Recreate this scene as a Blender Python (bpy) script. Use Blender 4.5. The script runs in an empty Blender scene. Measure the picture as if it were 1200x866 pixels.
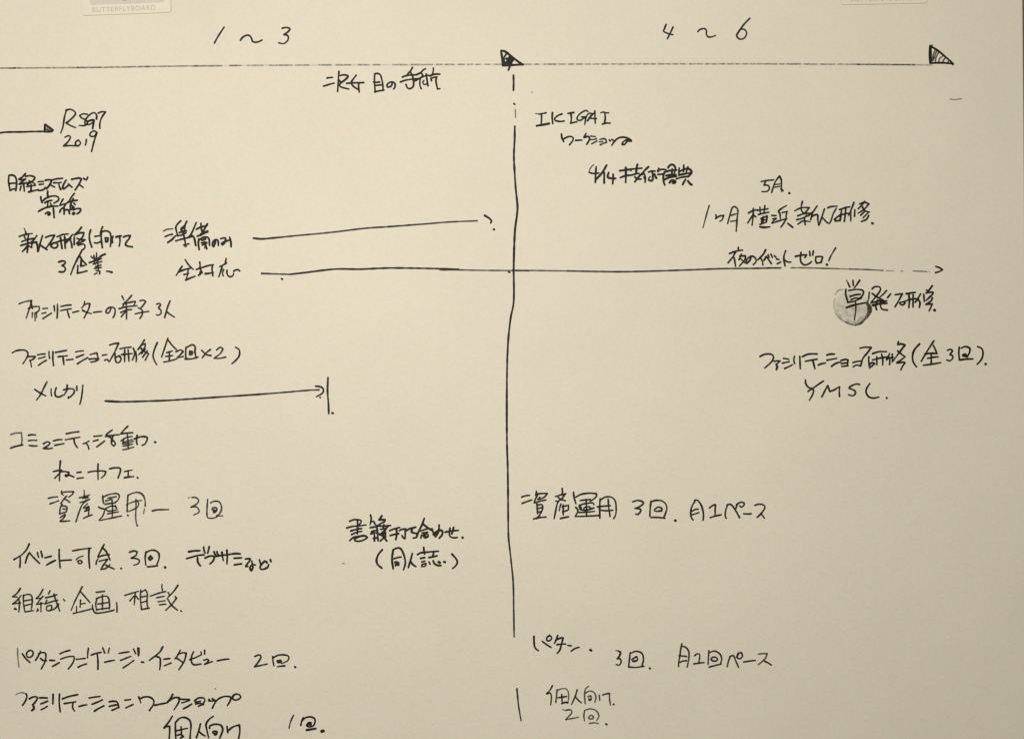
import bpy, math, random
from mathutils import Vector, noise

scene = bpy.context.scene
col = scene.collection
random.seed(7)
PX = 0.00035                 # metres on the board per traced unit
CX, CY = 600.0, 433.0        # middle of the view on the board
TOP = 0.004                  # height of the writing face above the desk


def P(x, y, z=0.0):
    return ((x - CX) * PX, (CY - y) * PX, z)


# ------------------------------------------------------------- camera, light
cam = bpy.data.objects.new("camera", bpy.data.cameras.new("camera"))
col.objects.link(cam)
DIST = 0.60
cam.location = (0, 0, TOP + DIST)
cam.data.sensor_width = 36
cam.data.lens = 36 * DIST / (1200 * PX)
cam.data.clip_start = 0.01
cam.data.clip_end = 50
scene.camera = cam

world = bpy.data.worlds.new("World")
scene.world = world
world.use_nodes = True
bg = world.node_tree.nodes["Background"]
bg.inputs[0].default_value = (1.0, 0.76, 0.42, 1)
bg.inputs[1].default_value = 0.075

lamp = bpy.data.lights.new("ceiling_lamp", 'AREA')
lamp.shape = 'DISK'
lamp.size = 0.22
lamp.energy = 4.5
lamp.color = (1.0, 0.955, 0.81)
lo = bpy.data.objects.new("ceiling_lamp", lamp)
col.objects.link(lo)
lo.location = P(310, 90, 0.70)

scene.view_settings.view_transform = 'Standard'
scene.view_settings.look = 'None'
scene.view_settings.exposure = 0
scene.view_settings.gamma = 1
scene.cycles.filter_width = 1.4
scene.cycles.transparent_max_bounces = 32


# ---------------------------------------------------------------- materials
def new_mat(name):
    m = bpy.data.materials.new(name)
    m.use_nodes = True
    nt = m.node_tree
    return m, nt, nt.nodes["Principled BSDF"]


def ramp(nt, src, stops):
    r = nt.nodes.new('ShaderNodeValToRGB')
    e = r.color_ramp.elements
    while len(e) < len(stops):
        e.new(0.5)
    for k, (p, c) in enumerate(stops):
        e[k].position = p
        e[k].color = (*c, 1) if len(c) == 3 else c
    nt.links.new(src, r.inputs[0])
    return r.outputs[0]


def noise_tex(nt, scale, detail=3, rough=0.5):
    tc = nt.nodes.new('ShaderNodeTexCoord')
    n = nt.nodes.new('ShaderNodeTexNoise')
    n.inputs['Scale'].default_value = scale
    n.inputs['Detail'].default_value = detail
    n.inputs['Roughness'].default_value = rough
    nt.links.new(tc.outputs['Object'], n.inputs['Vector'])
    return n


def mixc(nt, a, b, fac, mode='MIX'):
    m = nt.nodes.new('ShaderNodeMix')
    m.data_type = 'RGBA'
    m.blend_type = mode
    for sock, v in ((m.inputs[0], fac), (m.inputs[6], a), (m.inputs[7], b)):
        if hasattr(v, 'node'):
            nt.links.new(v, sock)
        else:
            sock.default_value = v if not isinstance(v, tuple) else (*v, 1)
    return m.outputs[2]


def board_material():
    m, nt, b = new_mat("whiteboard_film")
    cloud = noise_tex(nt, 14, 4, 0.6)          # old wiped ink, very faint
    c1 = ramp(nt, cloud.outputs['Fac'], [(0.3, (0.800, 0.765, 0.705)), (0.7, (0.835, 0.800, 0.740))])
    grain = noise_tex(nt, 900, 3, 0.7)         # tooth of the film
    c2 = ramp(nt, grain.outputs['Fac'], [(0.3, (0.94, 0.94, 0.94)), (0.7, (1, 1, 1))])
    c = mixc(nt, c1, c2, 1.0, 'MULTIPLY')
    tint = noise_tex(nt, 520, 2, 0.7)
    c3 = ramp(nt, tint.outputs['Fac'], [(0.36, (1.0, 0.962, 0.955)), (0.5, (0.987, 0.983, 0.975)), (0.64, (0.965, 0.995, 0.945))])
    c = mixc(nt, c, c3, 1.0, 'MULTIPLY')
    nt.links.new(c, b.inputs['Base Color'])
    b.inputs['Roughness'].default_value = 0.55
    b.inputs['Specular IOR Level'].default_value = 0.3
    bump = nt.nodes.new('ShaderNodeBump')
    bump.inputs['Strength'].default_value = 0.12
    bump.inputs['Distance'].default_value = 0.0003
    nt.links.new(grain.outputs['Fac'], bump.inputs['Height'])
    nt.links.new(bump.outputs[0], b.inputs['Normal'])
    return m


def ink_material(name, colour, streak=0.75, scale=2200):
    """dry marker ink: cover follows the 'ink' attribute, broken by a fine dry grain"""
    m, nt, b = new_mat(name)
    b.inputs['Base Color'].default_value = (*colour, 1)
    b.inputs['Roughness'].default_value = 0.6
    b.inputs['Specular IOR Level'].default_value = 0.25
    at = nt.nodes.new('ShaderNodeAttribute')
    at.attribute_name = 'ink'
    g = noise_tex(nt, scale, 2, 0.6)
    dry = ramp(nt, g.outputs['Fac'], [(0.36, (streak,) * 3), (0.56, (1, 1, 1))])
    mu = nt.nodes.new('ShaderNodeMath')
    mu.operation = 'MULTIPLY'
    nt.links.new(at.outputs['Fac'], mu.inputs[0])
    nt.links.new(dry, mu.inputs[1])
    nt.links.new(mu.outputs[0], b.inputs['Alpha'])
    return m


def smudge_material():
    m, nt, b = new_mat("rubbed_ink")
    b.inputs['Base Color'].default_value = (0.05, 0.05, 0.05, 1)
    b.inputs['Roughness'].default_value = 0.7
    at = nt.nodes.new('ShaderNodeAttribute')
    at.attribute_name = 'ink'
    n1 = noise_tex(nt, 420, 4, 0.7)
    r1 = ramp(nt, n1.outputs['Fac'], [(0.36, (0.12,) * 3), (0.5, (0.55,) * 3), (0.66, (1, 1, 1))])
    mu = nt.nodes.new('ShaderNodeMath')
    mu.operation = 'MULTIPLY'
    nt.links.new(at.outputs['Fac'], mu.inputs[0])
    nt.links.new(r1, mu.inputs[1])
    nt.links.new(mu.outputs[0], b.inputs['Alpha'])
    return m


def plain(name, colour, rough=0.6, spread=0.06, scale=300):
    m, nt, b = new_mat(name)
    n = noise_tex(nt, scale, 3, 0.6)
    lo_ = tuple(v * (1 - spread) for v in colour)
    hi_ = tuple(min(1, v * (1 + spread)) for v in colour)
    nt.links.new(ramp(nt, n.outputs['Fac'], [(0.3, lo_), (0.7, hi_)]), b.inputs['Base Color'])
    b.inputs['Roughness'].default_value = rough
    b.inputs['Specular IOR Level'].default_value = 0.3
    return m


M_BOARD = board_material()
M_INK = ink_material("marker_ink", (0.009, 0.0075, 0.005), 0.85)
M_LINE = ink_material("dry_marker_ink", (0.05, 0.043, 0.034), 0.45, 1300)
M_SMUDGE = smudge_material()
M_EDGE = plain("board_edge_grey", (0.30, 0.28, 0.24))
M_DESK = plain("desk_laminate", (0.25, 0.215, 0.165), 0.6, 0.15, 60)
M_PLATE = plain("plate_film", (0.80, 0.765, 0.70), 0.5, 0.02)
M_RIM = plain("plate_rim", (0.50, 0.46, 0.385), 0.6, 0.12, 1800)
M_PANEL = plain("plate_panel_grey", (0.655, 0.635, 0.59), 0.6, 0.05, 500)
M_DISC = plain("magnet_grey", (0.36, 0.34, 0.30), 0.5, 0.1, 700)
M_LETTER = plain("print_grey", (0.52, 0.49, 0.43), 0.6, 0.10, 1500)


# ------------------------------------------------------------------ helpers
def obj(name, verts, faces, mat, parent=None, label=None, ink=None):
    me = bpy.data.meshes.new(name)
    me.from_pydata(verts, [], faces)
    me.update()
    if mat:
        me.materials.append(mat)
    if ink is not None:
        a = me.attributes.new('ink', 'FLOAT', 'POINT')
        a.data.foreach_set('value', ink)
    o = bpy.data.objects.new(name, me)
    col.objects.link(o)
    if parent:
        o.parent = parent
    if label:
        o['label'] = label
    return o


def curve_pts(p):
    """Catmull-Rom through the traced points, kept sharp at hard corners; returns smooth runs"""
    p = [Vector(q) for q in p]
    loop = len(p) > 3 and (p[0] - p[-1]).length < 0.05
    limit = math.radians(125 if loop else 85)
    runs, cur = [], [p[0]]
    for i in range(1, len(p)):
        cur.append(p[i])
        if i < len(p) - 1:
            a, b = p[i] - p[i - 1], p[i + 1] - p[i]
            if a.length > 1e-6 and b.length > 1e-6 and a.angle(b) > limit:
                runs.append(cur)
                cur = [p[i]]
    runs.append(cur)
    out = []
    for r in runs:
        if len(r) < 3:
            n = max(2, int((r[-1] - r[0]).length / 2.5) + 1)
            out.append([r[0].lerp(r[-1], k / (n - 1)) for k in range(n)])
            continue
        if loop and len(runs) == 1:
            q = [r[-2]] + r + [r[1]]
        else:
            q = [r[0] + (r[0] - r[1])] + r + [r[-1] + (r[-1] - r[-2])]
        s = []
        for i in range(1, len(q) - 2):
            n = max(3, int((q[i + 1] - q[i]).length / 1.3))
            for k in range(n):
                t = k / n
                s.append(0.5 * (2 * q[i] + (q[i + 1] - q[i - 1]) * t
                                + (2 * q[i - 1] - 5 * q[i] + 4 * q[i + 1] - q[i + 2]) * t * t
                                + (3 * q[i] - q[i - 1] - 3 * q[i + 1] + q[i + 2]) * t ** 3))
        s.append(r[-1])
        out.append(s)
    return out


PEN = 2.2
Z_INK = TOP + 0.00003


def stroke(V, F, A, pts, w, zi, seed, dens=None):
    d0 = (0.98 * w ** 0.75 if w < 1 else 1.0) if dens is None else dens
    half = 0.5 * PEN * (w if w >= 1 else 0.55 + 0.45 * w)
    runs = curve_pts(pts)
    total = sum((b - a).length for s in runs for a, b in zip(s, s[1:]))
    run_len = 0.0
    for s in runs:
        n = len(s)
        z0 = Z_INK + zi[0] * 1.0e-6
        zi[0] += 1
        base = len(V)
        tang = []
        for i in range(n):
            t = s[min(i + 1, n - 1)] - s[max(i - 1, 0)]
            tang.append(t.normalized() if t.length > 1e-9 else Vector((1, 0)))
        for i in range(n):
            if i:
                run_len += (s[i] - s[i - 1]).length
            nv = Vector((-tang[i].y, tang[i].x))
            wob = noise.noise(Vector((s[i].x * 0.16, s[i].y * 0.16, seed)))
            u = run_len / total if total > 0 else 0
            press = 1.06 - 0.20 * max(0.0, u - 0.55) if total > 9 else 1.0
            h = half * press * (1 + 0.30 * wob)
            dn = noise.noise(Vector((s[i].x * 0.22, s[i].y * 0.22, seed + 40)))
            al = max(0.08, min(1.0, d0 * (1 + 0.20 * dn) - 0.10 * max(0, u - 0.6)))
            z = z0 + 4e-7 * i / n
            for sgn in (1, -1):
                q = s[i] + nv * h * sgn
                V.append(P(q.x, q.y, z))
                A.append(al)
            if i in (0, n - 1):
                ends = (s[i], tang[i] * (-1 if i == 0 else 1), nv, h, z, al, len(V) - 2)
                if i == 0:
                    first = ends
                if i == n - 1:
                    last = ends
        for i in range(n - 1):
            a = base + 2 * i
            F.append((a, a + 1, a + 3, a + 2))
        for c, t, nv, h, z, al, k in (first, last):       # round pen tip at either end
            ring = [k]
            for j in range(1, 6):
                ang = math.pi * j / 6
                q = c + nv * h * math.cos(ang) + t * h * math.sin(ang) * 0.9
                ring.append(len(V))
                V.append(P(q.x, q.y, z))
                A.append(al)
            ring.append(k + 1)
            F.append(tuple(ring) if c is not s[0] else tuple(reversed(ring)))


def slab(name, outline, z0, z1, bevel, mat, parent=None, label=None):
    """flat plate from an outline (anticlockwise, metres) with a chamfered upper rim"""
    n = len(outline)
    V, F = [], []
    cx = sum(p[0] for p in outline) / n
    cy = sum(p[1] for p in outline) / n

    def ring(inset, z):
        k = len(V)
        for x, y in outline:
            L = math.hypot(x - cx, y - cy)
            f = 1 - inset / L
            V.append((cx + (x - cx) * f, cy + (y - cy) * f, z))
        return k
    rings = [ring(0, z0), ring(0, z1 - bevel), ring(bevel * 0.35, z1 - bevel * 0.35), ring(bevel, z1)]
    for a, b in zip(rings, rings[1:]):
        for i in range(n):
            j = (i + 1) % n
            F.append((a + i, a + j, b + j, b + i))
    F.append(tuple(range(rings[-1], rings[-1] + n)))
    F.append(tuple(reversed(range(rings[0], rings[0] + n))))
    return obj(name, V, F, mat, parent, label)


def rounded(x0, y0, x1, y1, r, ang=0.0, steps=6):
    """rounded rectangle in traced units (y down) -> anticlockwise metres"""
    pts = []
    for (cx, cy, a0) in ((x1 - r, y0 + r, 0), (x0 + r, y0 + r, 90), (x0 + r, y1 - r, 180), (x1 - r, y1 - r, 270)):
        for k in range(steps + 1):
            a = math.radians(a0 + 90 * k / steps)
            pts.append((cx + r * math.cos(a), cy - r * math.sin(a)))
    mx, my = (x0 + x1) / 2, (y0 + y1) / 2
    c, s = math.cos(math.radians(ang)), math.sin(math.radians(ang))
    return [P(mx + (x - mx) * c - (y - my) * s, my + (x - mx) * s + (y - my) * c)[:2] for x, y in pts]


# ------------------------------------------------------------------ setting
desk = obj("desk_surface", [(-1.2, -0.9, 0), (1.2, -0.9, 0), (1.2, 0.9, 0), (-1.2, 0.9, 0)], [(0, 1, 2, 3)], M_DESK)
desk['kind'] = 'structure'

# --------------------------------------------------------------- whiteboard
board = bpy.data.objects.new("whiteboard", None)
col.objects.link(board)
board['label'] = "cream whiteboard covered with black handwritten Japanese notes, arrows and a dashed timeline"
board['category'] = "whiteboard"

slab("panel", rounded(-38, -46, 1203.1, 905, 14, -0.53), 0.0003, TOP, 0.0007, M_BOARD, board)


def logo_plate(x0, y0, x1, y1, ang, disc, label):
    """thin mounting plate in the head of the board: rim, film, grey panel, round magnet, printed name"""
    z = TOP + 0.00002
    cx, cy = (x0 + x1) / 2, (y0 + y1) / 2
    rim = slab("logo_plate", rounded(x0, y0, x1, y1, 4, ang), TOP - 0.0004, z + 0.00006, 0.00002, M_RIM, board, label)
    slab("film", rounded(x0 + .2, y0 + .75, x1 - .75, y1 - .75, 3.4, ang), TOP - 0.0003, z + 0.00010, 0.00002, M_PLATE, rim)
    slab("backing", rounded(x0 + 10, y0 + 5, x1 - 8, y1 - 12.5, 3, ang), TOP - 0.0003, z + 0.00014, 0.00002, M_PANEL, rim)
    pts = []
    for k in range(32):
        a = 2 * math.pi * k / 32
        pts.append(P(cx - 1 + disc * math.cos(a), y1 - 16 - disc - disc * math.sin(a))[:2])
    slab("magnet", pts, TOP - 0.0003, z + 0.00018, 0.00003, M_DISC, rim)
    cu = bpy.data.curves.new("lettering", 'FONT')
    cu.body = "BUTTERFLYBOARD"
    cu.size = 8.0 * PX
    cu.space_character = 1.12
    cu.align_x = 'CENTER'
    cu.align_y = 'CENTER'
    cu.extrude = 0.00001
    cu.materials.append(M_LETTER)
    tmp = bpy.data.objects.new("lettering_outline", cu)
    me = bpy.data.meshes.new_from_object(tmp)          # letters as an ordinary mesh
    bpy.data.objects.remove(tmp)
    t = bpy.data.objects.new("lettering", me)
    col.objects.link(t)
    t.parent = rim
    t.location = P(cx - 1.5, y1 - 6.3, z + 0.00013)
    t.rotation_euler.z = math.radians(-ang)
    return t


logo_plate(94, -78, 199.5, 17.4, -2.1, 8, "logo plate above the first heading, with its grey backing showing")
logo_plate(984, -88, 1086, 5.6, -1.1, 8, "logo plate cut off by the upper border, only its lower rim showing")

# ----------------------------------------- the round smudge under one of the notes
V, F, A = [], [], []
SX, SY, R0 = 998.2, 360.0, 21.5
V.append(P(SX, SY, TOP + 0.00001))
A.append(0.30)
NR, NA = 12, 72
for r in range(1, NR + 1):
    for k in range(NA):
        a = 2 * math.pi * k / NA
        wob = 1 + 0.035 * noise.noise(Vector((math.cos(a) * 2, math.sin(a) * 2, 3.1)))
        f = r / NR
        V.append(P(SX + R0 * f * wob * math.cos(a), SY + R0 * f * wob * math.sin(a) * 0.98, TOP + 0.00001))
        low = 0.5 + 0.5 * math.sin(a)                 # the pad pressed harder at its lower rim
        v = 0.29 + (0.10 * low if f > 0.78 else 0.0)
        if f > 0.85:
            v += 0.06 * low
        if math.sin(a) < -0.2:
            v *= 0.6 if math.cos(a) < 0.2 else 0.35
        if math.cos(a) < -0.35 and f > .5:
            v *= 0.8
        A.append(v if r < NR - 1 else (v * 0.6 if r < NR else 0.0))
for k in range(NA):
    j = (k + 1) % NA
    F.append((0, 1 + j, 1 + k))
    for r in range(NR - 1):
        a, b = 1 + r * NA, 1 + (r + 1) * NA
        F.append((a + k, a + j, b + j, b + k))
obj("finger_smudge", V, F, M_SMUDGE, board, "round grey smudge of rubbed ink", A)
V, F, A, zi = [], [], [], [0]
for w, d, pts in ((.9, .6, "245,458 290,480 340,488"), (1.2, .9, "340,488 390,470 432,428"), (.6, .22, "150,240 138,300 152,380"),
                  (.7, .32, "158,385 200,430 255,466"), (.9, .8, "470,180 464,235 452,290"), (1.9, .85, "452,285 470,330 468,372 440,420"),
                  (1.3, .8, "476,300 484,335 478,370 452,412"), (1.3, .75, "448,270 462,310 462,360"), (.8, .35, "150,200 180,165 225,155")):
    q = [(960 + float(s.split(',')[0]) / 8, 320 + float(s.split(',')[1]) / 8) for s in pts.split()]
    stroke(V, F, A, q, w, zi, 5.0, d)
obj("smudge_ring", V, F, M_LINE, board, "dark broken ring of ink round the smudge", A)

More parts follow.
